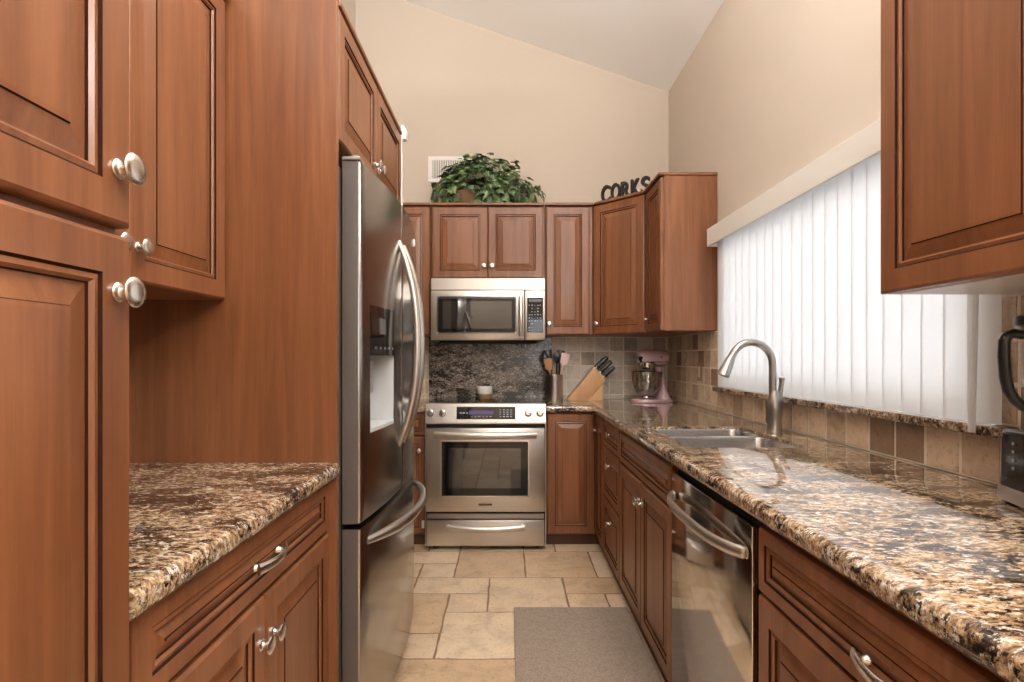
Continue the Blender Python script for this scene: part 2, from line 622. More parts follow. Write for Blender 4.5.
# ---------------------------------------------------------------- cabinet parts
def door_front(name, parent, x0, x1, z0, z1, y=-0.001, stile=0.055, th=0.020, raise_w=0.034):
    """raised-panel front in the plane y (front faces -y)"""
    s = min(stile, (x1 - x0) * 0.24, (z1 - z0) * 0.30)
    rw = min(raise_w, (x1 - x0) * 0.12, (z1 - z0) * 0.14)
    f = y - th
    rings = [(0, y, 0), (0, f + 0.006, 0), (0.002, f + 0.003, 0), (0.006, f, 0), (s - 0.004, f, 0),
             (s - 0.0005, f + 0.0035, 1), (s + 0.001, f + 0.0032, 0), (s + 0.006, f + 0.002, 0), (s + 0.010, f + 0.0065, 0), (s + 0.0115, f + 0.010, 1),
             (s + 0.0135, f + 0.010, 0), (s + 0.0135 + rw * 0.8, f + 0.0035, 0), (s + 0.0135 + rw * 0.84, f + 0.001, 1), (s + 0.0135 + rw, f + 0.0005, 0)]
    mb = MB()
    p, fc = [], []
    for ins, yy, m in rings:
        p += [(x0 + ins, yy, z0 + ins), (x1 - ins, yy, z0 + ins), (x1 - ins, yy, z1 - ins), (x0 + ins, yy, z1 - ins)]
    vs_ = [mb.bm.verts.new(q) for q in p]
    for j in range(len(rings) - 1):
        for i in range(4):
            i2 = (i + 1) % 4
            q = mb.bm.faces.new([vs_[4 * j + i], vs_[4 * j + i2], vs_[4 * j + 4 + i2], vs_[4 * j + 4 + i]])
            q.material_index = rings[j + 1][2]
    mb.bm.faces.new([vs_[3], vs_[2], vs_[1], vs_[0]])
    k = 4 * (len(rings) - 1)
    mb.bm.faces.new([vs_[k], vs_[k + 1], vs_[k + 2], vs_[k + 3]])
    return mb.build(name, [WOOD, GLAZE], parent)


KNOB = [(0.0, 0.0), (0.0125, 0.0), (0.0125, 0.003), (0.0105, 0.005), (0.0075, 0.006), (0.0060, 0.009), (0.0058, 0.0155), (0.0085, 0.0178), (0.0165, 0.0192), (0.0192, 0.0212), (0.0192, 0.0232), (0.0172, 0.0252), (0.010, 0.0266), (0.0, 0.027)]
TOFRONT = Matrix.Rotation(R(90), 4, 'X')  # local z -> -y


def knob(parent, x, z, y=-0.021, s=1.0, name='knob'):
    M = Matrix.Translation((x, y, z)) @ TOFRONT @ Matrix.Scale(s, 4)
    return MB().lathe(KNOB, M, 24).build(name, NICKEL, parent, 40)


def bow_pull(parent, x, z, y=-0.021, w=0.052):
    """broad flat bowed pull on two round feet"""
    mb = MB()
    for sx in (-1, 1):
        M = Matrix.Translation((x + sx * w, y, z)) @ TOFRONT
        mb.lathe([(0.0095, 0), (0.0095, 0.003), (0.007, 0.006), (0.006, 0.016), (0.0, 0.018)], M, 16)
    pts, rad = [], []
    for i in range(21):
        t = -1 + 2 * i / 20
        pts.append((x + t * (w + 0.013), y - 0.014 - 0.015 * (1 - t * t), z))
        rad.append(0.0122 - 0.002 * (1 - abs(t)) ** 0.5)
    mb.tube(pts, rad, 12, flat=0.42, up=(0, -1, 0))
    return mb.build('handle', NICKEL, parent, 45)


def carcass(parent, w, d, h, toe=0.0, under=None, name='body', front_inset=0.0):
    mb = MB()
    e = 0.0015
    z0 = toe
    mb.box(e, w - e, 0.0, d, z0, h, 0.0015)
    if toe:
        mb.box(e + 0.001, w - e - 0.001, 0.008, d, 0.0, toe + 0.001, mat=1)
    if under:
        mb.box(0.012, w - 0.012, 0.012, d - 0.002, -0.0015, 0.001, mat=2)
    return mb.build(name, [WOOD, INSIDE, under or UNDER], parent)


def molding(parent, w, h, over=0.012, ends=(True, True), d=0.31, th=0.018, front=0.034):
    x0 = -over if ends[0] else 0.001
    x1 = w + over if ends[1] else w - 0.001
    return MB().box(x0, x1, -front, d, h, h + th, 0.004, seg=2).build('top_molding', WOOD, parent)


ZT = 2.239  # top of the wall cabinets
ZU = 1.360  # bottom of the tall wall cabinets


def base_label():
    pass


# ================= left run (faces +X, local x -> +Y)
LX = -0.535   # carcass front plane; door faces lie 2 cm proud
RZL, RZR = R(90), R(-90)
# tall pantry
t = empty('pantry_cabinet', 'tall cherry pantry cabinet with two stacked raised panel doors at left edge', 'cabinet', (-0.510, 0.10, 0), RZL)
PW = 0.600
carcass(t, PW, 0.615, ZT, 0.1)
dl = door_front('door', t, 0.003, PW - 0.001, 0.11, 1.364)
dl['label'] = 'lower pantry door'
knob(dl, 0.672 - 0.10, 1.291)
du = door_front('door', t, 0.003, PW - 0.001, 1.376, ZT - 0.01)
du['label'] = 'upper pantry door'
knob(du, 0.672 - 0.10, 1.445)
# left base cabinet
t = empty('base_cabinet', 'cherry base cabinet under the small counter beside the tall pantry', 'cabinet', (LX, 0.738, 0), RZL)
BW = 0.81
carcass(t, BW, 0.59, 0.858, 0.066)
MB().box(-0.035, 0.001, 0.0, 0.58, 0.0, 0.858).build('filler', WOOD, t)
dr = door_front('drawer', t, 0.004, BW - 0.004, 0.714, 0.853, raise_w=0.02, stile=0.038)
bow_pull(dr, 0.405, 0.782)
dA = door_front('door', t, 0.004, BW / 2 - 0.002, 0.076, 0.704)
knob(dA, BW / 2 - 0.027, 0.612)
dB = door_front('door', t, BW / 2 + 0.002, BW - 0.004, 0.076, 0.704)
knob(dB, BW / 2 + 0.027, 0.612)
# left wall cabinet
t = empty('wall_cabinet', 'cherry wall cabinet above the small counter between pantry and tall end panel', 'cabinet', (-0.832, 0.738, 1.374), RZL)
carcass(t, BW, 0.29, ZT - 1.377, 0)
MB().box(-0.035, 0.001, 0.0, 0.28, 0.0, ZT - 1.377).build('filler', WOOD, t)
dA = door_front('door', t, 0.004, 0.405, 0.0, ZT - 1.377 - 0.006)
knob(dA, 0.405 - 0.03, 0.076)
dB = door_front('door', t, 0.409, BW - 0.004, 0.0, ZT - 1.377 - 0.006)
knob(dB, 0.409 + 0.03, 0.076)
molding(t, BW, ZT - 1.377, ends=(False, False), d=0.29)
# tall end panel between counter and refrigerator
tag(MB().box(XL + 0.002, -0.495, 1.551, 1.571, 0.0, ZT + 0.02, 0.0015).build('end_panel', WOOD), 'tall plain cherry panel standing between the small counter and the refrigerator', 'panel')
# over-refrigerator cabinet
OW = 0.918
t = empty('wall_cabinet', 'deep cherry cabinet mounted above the steel refrigerator', 'cabinet', (-0.516, 1.573, 1.848), RZL)
carcass(t, OW, 0.60, ZT - 1.848, 0)
dA = door_front('door', t, 0.003, OW / 2 - 0.002, 0.0, ZT - 1.848 - 0.004)
knob(dA, OW / 2 - 0.03, 0.078)
dB = door_front('door', t, OW / 2 + 0.002, OW - 0.003, 0.0, ZT - 1.848 - 0.004)
knob(dB, OW / 2 + 0.03, 0.078)
molding(t, OW, ZT - 1.848, ends=(False, False), d=0.60, front=0.026)
# pale filler panel on the far side of the refrigerator
t = struct(MB().box(XL + 0.004, -0.492, 2.494, 2.508, 0.0, ZT + 0.02, 0.001).build('trim_1', WHITE))
MB().prism([(-0.497, 2.225), (-0.476, 2.225), (-0.470, 2.262), (-0.488, 2.29), (-0.497, 2.29)], 'y', 2.497, 2.535, 0.002).build('bracket', WHITE, t)

# ================= back run (faces -Y)
BY = 3.46   # base carcass front
UY = 3.67   # wall cabinet carcass front
UD = YB - UY - 0.003
t = empty('wall_cabinet', 'narrow cherry wall cabinet between refrigerator and microwave', 'cabinet', (-1.12, UY, ZU), 0)
carcass(t, 0.593, UD, ZT - ZU, 0, under=WOOD)
d_ = door_front('door', t, 0.205, 0.589, 0.0, ZT - ZU - 0.005)
knob(d_, 0.25, 0.07)
d_ = door_front('door', t, 0.004, 0.201, 0.0, ZT - ZU - 0.005)
molding(t, 0.593, ZT - ZU, ends=(False, False))
t = empty('wall_cabinet', 'short two-door cherry wall cabinet above the microwave', 'cabinet', (-0.525, UY, 1.742), 0)
MWW = 0.777
carcass(t, MWW, UD, ZT - 1.742, 0, under=WOOD)
dA = door_front('door', t, 0.012, MWW / 2 - 0.002, 0.004, ZT - 1.742 - 0.008)
knob(dA, MWW / 2 - 0.028, 0.086, s=0.9)
dB = door_front('door', t, MWW / 2 + 0.002, MWW - 0.012, 0.004, ZT - 1.742 - 0.008)
knob(dB, MWW / 2 + 0.028, 0.086, s=0.9)
molding(t, MWW, ZT - 1.742, ends=(False, False))
t = empty('wall_cabinet', 'narrow single-door cherry wall cabinet right of the microwave', 'cabinet', (0.254, UY, ZU), 0)
carcass(t, 0.325, UD, ZT - ZU, 0, under=WOOD)
d_ = door_front('door', t, 0.006, 0.300, 0.004, ZT - ZU - 0.008)
knob(d_, 0.026, 0.074, s=0.9)
molding(t, 0.325, ZT - ZU, ends=(False, False))
# diagonal corner cabinet
CXc = 0.581
t = empty('corner_wall_cabinet', 'diagonal cherry corner wall cabinet under the letter sign', 'cabinet', (0, 0, 0), 0)
UX = 0.885   # right wall cabinet carcass front
p0, p1 = (CXc, UY), (UX, 3.372)
poly = [p0, p1, (XR - 0.003, 3.372), (XR - 0.003, YB - 0.003), (CXc, YB - 0.003)]
MB().prism(poly, 'z', ZU, ZT, 0.001).build('body', WOOD, t)
o_ = 0.03
poly2 = [(p0[0], p0[1] - 0.034), (p1[0] - 0.034, p1[1])] + poly[2:]
MB().prism(poly2, 'z', ZT, ZT + 0.018, 0.003).build('top_molding', WOOD, t)
ang = math.atan2(p1[1] - p0[1], p1[0] - p0[0])
L = math.hypot(p1[0] - p0[0], p1[1] - p0[1])
d_ = door_front('door', t, 0.022, L - 0.022, 0.004, ZT - ZU - 0.008)
d_.location = (p0[0], p0[1], ZU)
d_.rotation_euler = (0, 0, ang)
knob(d_, 0.045, 0.074, s=0.9)
# narrow right wall cabinet with the visible side
t = empty('wall_cabinet', 'narrow cherry wall cabinet with broad plain side beside the window', 'cabinet', (UX, 3.370, ZU), RZR)
RW = 0.327
carcass(t, RW, XR - UX - 0.003, ZT - ZU, 0, under=WOOD)
d_ = door_front('door', t, 0.006, RW - 0.006, 0.004, ZT - ZU - 0.008)
knob(d_, 0.03, 0.085, s=0.9)
molding(t, RW, ZT - ZU, ends=(False, True), over=0.006, d=XR - UX - 0.003)
# near right wall cabinet
t = empty('wall_cabinet', 'large cherry wall cabinet door hanging near right edge above the blender', 'cabinet', (UX, 1.254, ZU - 0.004), RZR)
NW = 0.84
carcass(t, NW, XR - UX - 0.016, ZT - ZU, 0, under=UNDER)
d_ = door_front('door', t, 0.003, 0.445, 0.0, ZT - ZU - 0.008)
knob(d_, 0.42, 0.09)
d_ = door_front('door', t, 0.449, NW - 0.003, 0.0, ZT - ZU - 0.008)
knob(d_, 0.478, 0.09)
molding(t, NW, ZT - ZU, ends=(True, True), d=XR - UX - 0.016)

# base cabinets, back run
t = empty('base_cabinet', 'narrow cherry base cabinet squeezed between refrigerator and stove', 'cabinet', (-0.93, BY, 0), 0)
carcass(t, 0.405, 0.515, 0.855, 0.066)
d_ = door_front('drawer', t, 0.205, 0.401, 0.706, 0.848, raise_w=0.02, stile=0.03)
knob(d_, 0.303, 0.777, s=0.85)
d_ = door_front('door', t, 0.205, 0.401, 0.076, 0.698)
knob(d_, 0.361, 0.611, s=0.85)
MB().box(0.378, 0.396, -0.030, -0.0215, 0.115, 0.165, 0.002).build('latch', WHITE, d_)
t = empty('corner_base_cabinet', 'cherry corner base cabinet right of the stove with folding door', 'cabinet', (0, 0, 0), 0)
BX = 0.578
mb = MB()
mb.prism([(0.246, BY), (BX, BY), (BX, 3.142), (XR - 0.015, 3.142), (XR - 0.015, YB - 0.015), (0.246, YB - 0.015)], 'z', 0.066, 0.855, 0.001)
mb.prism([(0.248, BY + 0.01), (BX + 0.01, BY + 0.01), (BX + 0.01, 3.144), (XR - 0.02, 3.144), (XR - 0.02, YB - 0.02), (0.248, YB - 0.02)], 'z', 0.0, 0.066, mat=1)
mb.build('body', [WOOD, INSIDE], t)
d_ = door_front('door', t, 0.252, 0.554, 0.076, 0.848)
d_.location = (0, BY, 0)
d2 = door_front('door', t, 0.024, 0.315, 0.076, 0.848)
d2.location = (BX, BY, 0)
d2.rotation_euler = (0, 0, RZR)
knob(d2, 0.05, 0.745, s=0.85)
# base cabinets, right run (faces -X; local x -> -Y)
t = empty('drawer_cabinet', 'cherry base cabinet with three stacked drawers beside the corner', 'cabinet', (BX, 3.139, 0), RZR)
DW_ = 0.45
carcass(t, DW_, 0.59, 0.855, 0.066)
for z0, z1, kz in [(0.700, 0.848, 0.785), (0.412, 0.692, 0.612), (0.076, 0.404, 0.300)]:
    d_ = door_front('drawer', t, 0.006, DW_ - 0.006, z0, z1, stile=0.045 if z1 < 0.8 else 0.035, raise_w=0.025)
    knob(d_, DW_ / 2 - 0.02, kz, s=0.95)
t = empty('sink_cabinet', 'cherry sink base cabinet with two doors under the steel sink', 'cabinet', (BX, 2.687, 0), RZR)
SW = 0.858
carcass(t, SW, 0.59, 0.64, 0.066)
MB().box(0.0015, SW - 0.0015, 0.0, 0.02, 0.64, 0.855).build('rail', WOOD, t)
d_ = door_front('false_drawer', t, 0.006, SW - 0.006, 0.692, 0.838, stile=0.035, raise_w=0.02)
dA = door_front('door', t, 0.006, SW / 2 - 0.002, 0.076, 0.682)
knob(dA, SW / 2 - 0.03, 0.60)
dB = door_front('door', t, SW / 2 + 0.002, SW - 0.006, 0.076, 0.682)
knob(dB, SW / 2 + 0.03, 0.60)
# dishwasher
t = empty('dishwasher', 'stainless steel dishwasher with bowed bar handle under the counter', 'dishwasher', (BX, 1.827, 0), RZR)
WW = 0.604
MB().box(0.003, WW + 0.016, 0.0, 0.57, 0.10, 0.852, 0.002).build('body', RUBBER, t)
MB().box(0.01, WW - 0.004, 0.03, 0.55, 0.0, 0.1).build('toe_kick', BLACK, t)
MB().box(0.003, WW - 0.002, -0.022, -0.001, 0.10, 0.822, 0.003, seg=2).build('door_panel', STEELD, t, 40)
mb = MB()
pts, rad = [], []
for i in range(25):
    s_ = -1 + 2 * i / 24
    pts.append((0.305 + s_ * 0.264, -0.028 - 0.048 * (1 - s_ ** 4) ** 0.7 * (1 - 0.25 * s_ * s_), 0.752))
    rad.append(0.0155)
mb.tube(pts, rad, 12, flat=0.6, up=(0, -1, 0))
for s_ in (-1, 1):
    mb.box(0.305 + s_ * 0.258 - 0.011, 0.305 + s_ * 0.258 + 0.011, -0.034, -0.0225, 0.738, 0.766, 0.003)
mb.build('handle', STEEL, t, 45)
# near right base cabinet
t = empty('base_cabinet', 'cherry base cabinet with drawer and bow pull right of the dishwasher', 'cabinet', (BX, 1.205, 0), RZR)
KW = 0.86
carcass(t, KW, 0.59, 0.855, 0.066)
d_ = door_front('drawer', t, 0.006, KW - 0.006, 0.690, 0.832, stile=0.035, raise_w=0.02)
bow_pull(d_, KW / 2, 0.742, w=0.056)
dA = door_front('door', t, 0.006, KW / 2 - 0.002, 0.076, 0.681)
knob(dA, KW / 2 - 0.03, 0.60)
dB = door_front('door', t, KW / 2 + 0.002, KW - 0.006, 0.076, 0.681)
knob(dB, KW / 2 + 0.03, 0.60)


# ---------------------------------------------------------------- countertops
def rrect(x0, x1, y0, y1, r, k=5):
    p = []
    for cx, cy, a in [(x1 - r, y1 - r, 0), (x0 + r, y1 - r, 90), (x0 + r, y0 + r, 180), (x1 - r, y0 + r, 270)]:
        p += arc(cx, cy, r, a, a + 90, k)
    return p


def slab(name, outer, holes, z0, z1, front_test, mat, bevel=0.016):
    bm = bmesh.new()
    edges = []
    for lp in [outer] + holes:
        vs_ = [bm.verts.new((x, y, z1)) for x, y in lp]
        for i in range(len(vs_)):
            edges.append(bm.edges.new((vs_[i], vs_[(i + 1) % len(vs_)])))
    bmesh.ops.triangle_fill(bm, use_beauty=True, edges=edges)
    bmesh.ops.dissolve_limit(bm, angle_limit=0.01, verts=bm.verts, edges=bm.edges)
    r = bmesh.ops.extrude_face_region(bm, geom=list(bm.faces))
    for v_ in [g for g in r['geom'] if isinstance(g, bmesh.types.BMVert)]:
        v_.co.z = z0
    bmesh.ops.recalc_face_normals(bm, faces=bm.faces)
    es = [e for e in bm.edges if abs(e.verts[0].co.z - e.verts[1].co.z) < 1e-6 and front_test(e.verts[0].co) and front_test(e.verts[1].co)]
    bmesh.ops.bevel(bm, geom=es, offset=bevel, segments=5, profile=0.5, affect='EDGES')
    mb = MB()
    mb.bm.free()
    mb.bm = bm
    return mb.build(name, mat, None, 35)


CT0, CT1 = 0.857, 0.901
CX, CY = 0.530, 3.410   # front edges of the right counter
sink_hole = rrect(0.618, 1.03, 1.83, 2.385, 0.05)
outer = [(0.243, CY), (CX, CY), (CX, 0.33), (XR - 0.001, 0.33), (XR - 0.001, YB - 0.001), (0.243, YB - 0.001)]
o = slab('countertop', outer, [sink_hole], CT0, CT1, lambda c: (abs(c.x - CX) < 1e-4 or abs(c.y - CY) < 1e-4), GRANITE)
tag(o, 'long L-shaped granite countertop holding the sink under the window', 'countertop')
o = slab('countertop', [(XL + 0.002, 0.7025), (-0.486, 0.7025), (-0.486, 1.549), (XL + 0.002, 1.549)], [], 0.862, 0.905, lambda c: abs(c.x + 0.486) < 1e-4, GRANITE)
# small rounded outer corner lip toward the aisle
tag(o, 'small granite countertop between the pantry and tall end panel', 'countertop')
o = slab('countertop', [(-0.93, CY), (-0.525, CY), (-0.525, YB - 0.001), (-0.93, YB - 0.001)], [], CT0, CT1, lambda c: abs(c.y - CY) < 1e-4, GRANITE)
tag(o, 'narrow strip of granite countertop between refrigerator and stove', 'countertop')

# ---------------------------------------------------------------- backsplash
o = MB().box(-0.585, 0.325, YB - 0.020, YB - 0.001, 0.9025, 1.415, 0.002).build('stone_backsplash', GRANITED)
tag(o, 'dark mottled granite slab on the wall behind the stove', 'backsplash')


def tile_field(mb, origin, u, w, nrm, u0, u1, w0, w1, pitch, seed, skip=None):
    r_ = random.Random(seed)
    U, W, N, O = Vector(u), Vector(w), Vector(nrm), Vector(origin)
    g = 0.0032
    a = u0
    while a < u1 - 0.012:
        a2 = min(a + pitch, u1)
        b_ = w1
        while b_ > w0 + 0.012:
            b2 = max(b_ - pitch, w0)
            q = [(a + g, b2 + g), (a2 - g, b2 + g), (a2 - g, b_ - g), (a + g, b_ - g)]
            ring, n_ = [], 3
            for i in range(4):
                for j in range(n_):
                    ring.append((q[i][0] + (q[(i + 1) % 4][0] - q[i][0]) * j / n_ + r_.uniform(-1, 1) * 0.0009, q[i][1] + (q[(i + 1) % 4][1] - q[i][1]) * j / n_ + r_.uniform(-1, 1) * 0.0009))
            cx, cy = sum(p_[0] for p_ in ring) / len(ring), sum(p_[1] for p_ in ring) / len(ring)
            k = len(ring)
            lo = [tuple(O + U * p_[0] + W * p_[1] + N * 0.006) for p_ in ring]
            hi = [tuple(O + U * (p_[0] + (cx - p_[0]) * 0.06) + W * (p_[1] + (cy - p_[1]) * 0.06) + N * 0.0105) for p_ in ring]
            mb._new(lo + hi, [(i, (i + 1) % k, k + (i + 1) % k, k + i) for i in range(k)] + [tuple(range(k, 2 * k))], 0)
            b_ = b2
        a = a2


mb = MB()
YT = YB - 0.001
mb.box(0.327, XR - 0.001, YB - 0.0092, YT, 0.9025, ZU - 0.001, mat=1)
tile_field(mb, (0, YT, 0), (1, 0, 0), (0, 0, 1), (0, -1, 0), 0.327, XR - 0.013, 0.9025, ZU - 0.003, 0.1055, 5)
o = mb.build('tile_backsplash', [TILE_BACK, GROUT])
tag(o, 'grey-brown square tile backsplash behind the knife block and mixer', 'backsplash')
mb = MB()
mb.box(-0.93, -0.587, YB - 0.0092, YT, 0.9025, ZU - 0.001, mat=1)
tile_field(mb, (0, YT, 0), (1, 0, 0), (0, 0, 1), (0, -1, 0), -0.93, -0.587, 0.9025, ZU - 0.003, 0.1055, 9)
o = mb.build('tile_backsplash', [TILE_SIDE, GROUT])
tag(o, 'narrow strip of tile backsplash between refrigerator and dark stone slab', 'backsplash')
mb = MB()
XT = XR - 0.001
for (y0, y1, z0, z1) in [(2.935, YB - 0.002, 0.9025, ZU - 0.001), (1.240, 2.935, 0.9025, 1.019), (1.240, 1.308, 1.048, ZU - 0.001), (0.33, 1.240, 0.9025, ZU - 0.001)]:
    mb.box(XR - 0.0092, XT, y0, y1, z0, z1, mat=1)
    tile_field(mb, (XT, 0, 0), (0, -1, 0), (0, 0, 1), (-1, 0, 0), -y1 + (0.011 if y1 > 3 else 0), -y0, z0, z1 - 0.002 if z1 > 1.1 else z1, 0.1055 if z1 > 1.1 else 0.118, int(y0 * 100))
o = mb.build('tile_backsplash', [TILE_SIDE, GROUT])
tag(o, 'tan and brown tile backsplash running along the window wall', 'backsplash')
# granite sill
o = MB().box(XR - 0.055, XR - 0.001, 1.246, 2.99, 1.0205, 1.046, 0.005, seg=2).build('window_sill', GRANITE)
tag(o, 'dark granite window sill under the vertical blinds', 'window sill')

# ---------------------------------------------------------------- vertical blinds
t = empty('vertical_blinds', 'white vertical blinds closed over the window above the sink', 'blinds', (1.152, 0, 0))
VX = 1.105 - 1.152
mb = MB()
mb.box(VX, VX + 0.012, 1.25, 2.985, 1.822, 1.920, 0.002)
mb.box(VX + 0.012, XR - 1.152 - 0.001, 2.973, 2.985, 1.822, 1.920, 0.002)
mb.box(VX + 0.012, XR - 1.152 - 0.001, 1.25, 1.262, 1.822, 1.920, 0.002)
mb.box(VX + 0.012, XR - 1.152 - 0.001, 1.262, 2.973, 1.908, 1.920)
mb.build('valance', WHITE, t)
MB().box(-0.012, 0.012, 1.268, 2.968, 1.86, 1.895, 0.003).build('headrail', WHITE, t)
NS = 22
for i in range(NS):
    y = 1.300 + i * 0.0760
    th = R(8 + rnd.uniform(-1.5, 1.5))
    mb = MB()
    pts = []
    for j in range(7):
        s_ = -1 + 2 * j / 6
        pts.append((s_ * 0.0410, 0.0022 * (1 - s_ * s_)))
    poly = [(q[1], q[0]) for q in pts] + [(q[1] + 0.0009, q[0]) for q in pts[::-1]]
    M = Matrix.Translation((0, y, 0)) @ Matrix.Rotation(th, 4, 'Z')
    z0 = 1.050
    mb.prism(poly, 'z', z0, 1.862, M=M)
    mb.build('slat', BLIND, t, 30)
MB().tube([(-0.035, 1.272, 1.80), (-0.037, 1.278, 1.45), (-0.043, 1.285, 1.03)], [0.005, 0.006, 0.0075], 8).build('wand', BLIND, t, 40)

# ---------------------------------------------------------------- refrigerator
FX = -0.494
FSIDE = plain('grey fridge side', srgb(84, 76, 71), 0.5, 0.2)
t = empty('refrigerator', 'stainless steel french-door refrigerator with bowed handles left of the aisle', 'refrigerator', (FX, 1.587, 0), RZL)
FW = 0.90
MB().box(0.004, FW - 0.004, 0.004, 0.60, 0.035, 1.775, 0.004).build('body', FSIDE, t)
MB().box(0.02, FW - 0.02, 0.0, 0.5, 0.0, 0.04).build('base_grille', BLACK, t)


def fy(x):
    return -(0.058 + 0.034 * (1 - ((x - FW / 2) / (FW / 2)) ** 2))


def curved_door(name, x0, x1, z0, z1, hole=None, n_=14, bev=0.007, topcurve=0.0):
    xs = [x0, x0 + bev * 0.35, x0 + bev] + [x0 + bev + (x1 - x0 - 2 * bev) * i / n_ for i in range(1, n_)] + [x1 - bev, x1 - bev * 0.35, x1]
    zs = [z0, z0 + bev * 0.35, z0 + bev, z1 - bev, z1 - bev * 0.35, z1]
    if hole:
        xs = sorted(set([x for x in xs if min(abs(x - hole[0]), abs(x - hole[1])) > 0.006] + [hole[0], hole[1]]))
        zs = sorted(zs + [hole[2], hole[3]])
    mb = MB()

    def ed(v_, a_, b_):
        d_ = min(v_ - a_, b_ - v_)
        if d_ >= bev - 1e-6:
            return 0
        return bev * (1 - math.sqrt(max(0, 1 - (1 - d_ / bev) ** 2)))
    V = [[mb.bm.verts.new((x, fy(x) + max(ed(x, x0, x1), ed(z, z0, z1)), z)) for z in zs] for x in xs]
    B = [[mb.bm.verts.new((x, -0.004, z)) for z in zs] for x in xs]
    nx, nz = len(xs), len(zs)

    def inh(i, j):
        return hole and xs[i] >= hole[0] - 1e-6 and xs[i + 1] <= hole[1] + 1e-6 and zs[j] >= hole[2] - 1e-6 and zs[j + 1] <= hole[3] + 1e-6
    for i in range(nx - 1):
        for j in range(nz - 1):
            if not inh(i, j):
                mb.bm.faces.new([V[i][j], V[i + 1][j], V[i + 1][j + 1], V[i][j + 1]])
            mb.bm.faces.new([B[i][j + 1], B[i + 1][j + 1], B[i + 1][j], B[i][j]])
    for i in range(nx - 1):
        for j in (0, nz - 1):
            mb.bm.faces.new([V[i][j], V[i + 1][j], B[i + 1][j], B[i][j]])
    for j in range(nz - 1):
        for i in (0, nx - 1):
            mb.bm.faces.new([V[i][j], V[i][j + 1], B[i][j + 1], B[i][j]])
    o_d = mb.build(name, [STEELF, FSIDE], t, 35)
    for pl in o_d.data.polygons:
        if abs(pl.normal.x) > 0.95:
            pl.material_index = 1
    return o_d


HX0, HX1, HZ0, HZ1 = 0.073, 0.323, 0.975, 1.372
ld = curved_door('door', 0.0, 0.4485, 0.716, 1.79, (HX0, HX1, HZ0, HZ1))
ld['label'] = 'left refrigerator door with water dispenser'
rd = curved_door('door', 0.4515, FW, 0.716, 1.79)
fz = curved_door('freezer_drawer', 0.0, FW, 0.06, 0.700)
# dispenser
dp = MB()
dp.box(HX0, HX1, -0.006, -0.0045, HZ0, 1.215)
for a_, b_ in [(HX0, HX0 + 0.004), (HX1 - 0.004, HX1)]:
    dp.box(a_, b_, fy(HX0 if a_ == HX0 else HX1) + 0.002, -0.006, HZ0, 1.215)
dp.prism([(HX0, fy(HX0) + 0.001), ((HX0 + HX1) / 2, fy((HX0 + HX1) / 2) + 0.001), (HX1, fy(HX1) + 0.001), (HX1, -0.006), (HX0, -0.006)], 'z', HZ0, HZ0 + 0.012)
dp = dp.build('dispenser', DISP, ld)
MB().prism([(HX0, fy(HX0) - 0.001), ((HX0 + HX1) / 2, fy((HX0 + HX1) / 2) - 0.001), (HX1, fy(HX1) - 0.001), (HX1, -0.006), (HX0, -0.006)], 'z', 1.215, HZ1).build('control_panel', BLKGLASS, dp)
KEYD = plain('dim display', srgb(84, 84, 88), 0.3)
for q in range(5):
    xk = HX0 + 0.03 + q * 0.045
    MB().box(xk, xk + 0.022, fy(xk + 0.02) - 0.0022, fy(xk + 0.02) + 0.003, 1.235, 1.243).build('button', KEYD, dp)
MB().box(HX0 + 0.08, HX0 + 0.17, fy(0.2) - 0.002, fy(0.2) + 0.004, 1.285, 1.335).build('screen', KEYD, dp)
MB().box(HX0 + 0.10, HX0 + 0.15, -0.04, -0.02, 1.09, 1.2, 0.004).build('lever', plain('grey lever', srgb(120, 120, 120), 0.3), dp)


def fridge_handle(parent, p0, p1, out, r=0.0185, k=36, e=0.62):
    """bowed bar: ends at p0,p1 near the door, middle pushed to -y by out"""
    p0, p1 = Vector(p0), Vector(p1)
    pts, rad = [], []
    for i in range(k + 1):
        s_ = i / k
        q = p0.lerp(p1, s_)
        h = (1 - abs(2 * s_ - 1) ** 2.4)
        base = fy(q.x)
        pts.append((q.x, base + 0.004 - (out + 0.012) * h, q.z))
        rad.append(r * (0.62 + 0.38 * min(1, h * 1.6)))
    mb = MB()
    mb.tube(pts, rad, 12, flat=0.75, up=(0, -1, 0))
    return mb.build('handle', STEEL, parent, 45)


fridge_handle(ld, (0.407, 0, 1.64), (0.407, 0, 0.88), 0.058)
fridge_handle(rd, (0.493, 0, 1.64), (0.493, 0, 0.88), 0.058)
fridge_handle(fz, (0.055, 0, 0.648), (FW - 0.055, 0, 0.648), 0.060, 0.019)
mb = MB()
mb.box(-0.006, 0.05, -0.058, -0.004, 1.791, 1.802, 0.003)
mb.lathe([(0.015, 0), (0.015, 0.008), (0.012, 0.011), (0, 0.011)], Matrix.Translation((0.028, -0.036, 1.802)), 16)
mb.build('hinge', plain('grey hinge cover', srgb(140, 138, 134), 0.4), t, 40)
M = Matrix.Translation((FW - 0.05, fy(FW - 0.05) - 0.0005, 1.728)) @ TOFRONT
tag(MB().lathe([(0.012, 0), (0.012, 0.004), (0.009, 0.006), (0, 0.006)], M, 18, sx=1, sy=1.5).build('magnet', WHITE), 'small oval white magnet on the far refrigerator door', 'magnet')
mg = bpy.data.objects['magnet']
mg.matrix_world = Matrix.Translation((FX, 1.587, 0)) @ Matrix.Rotation(RZL, 4, 'Z')

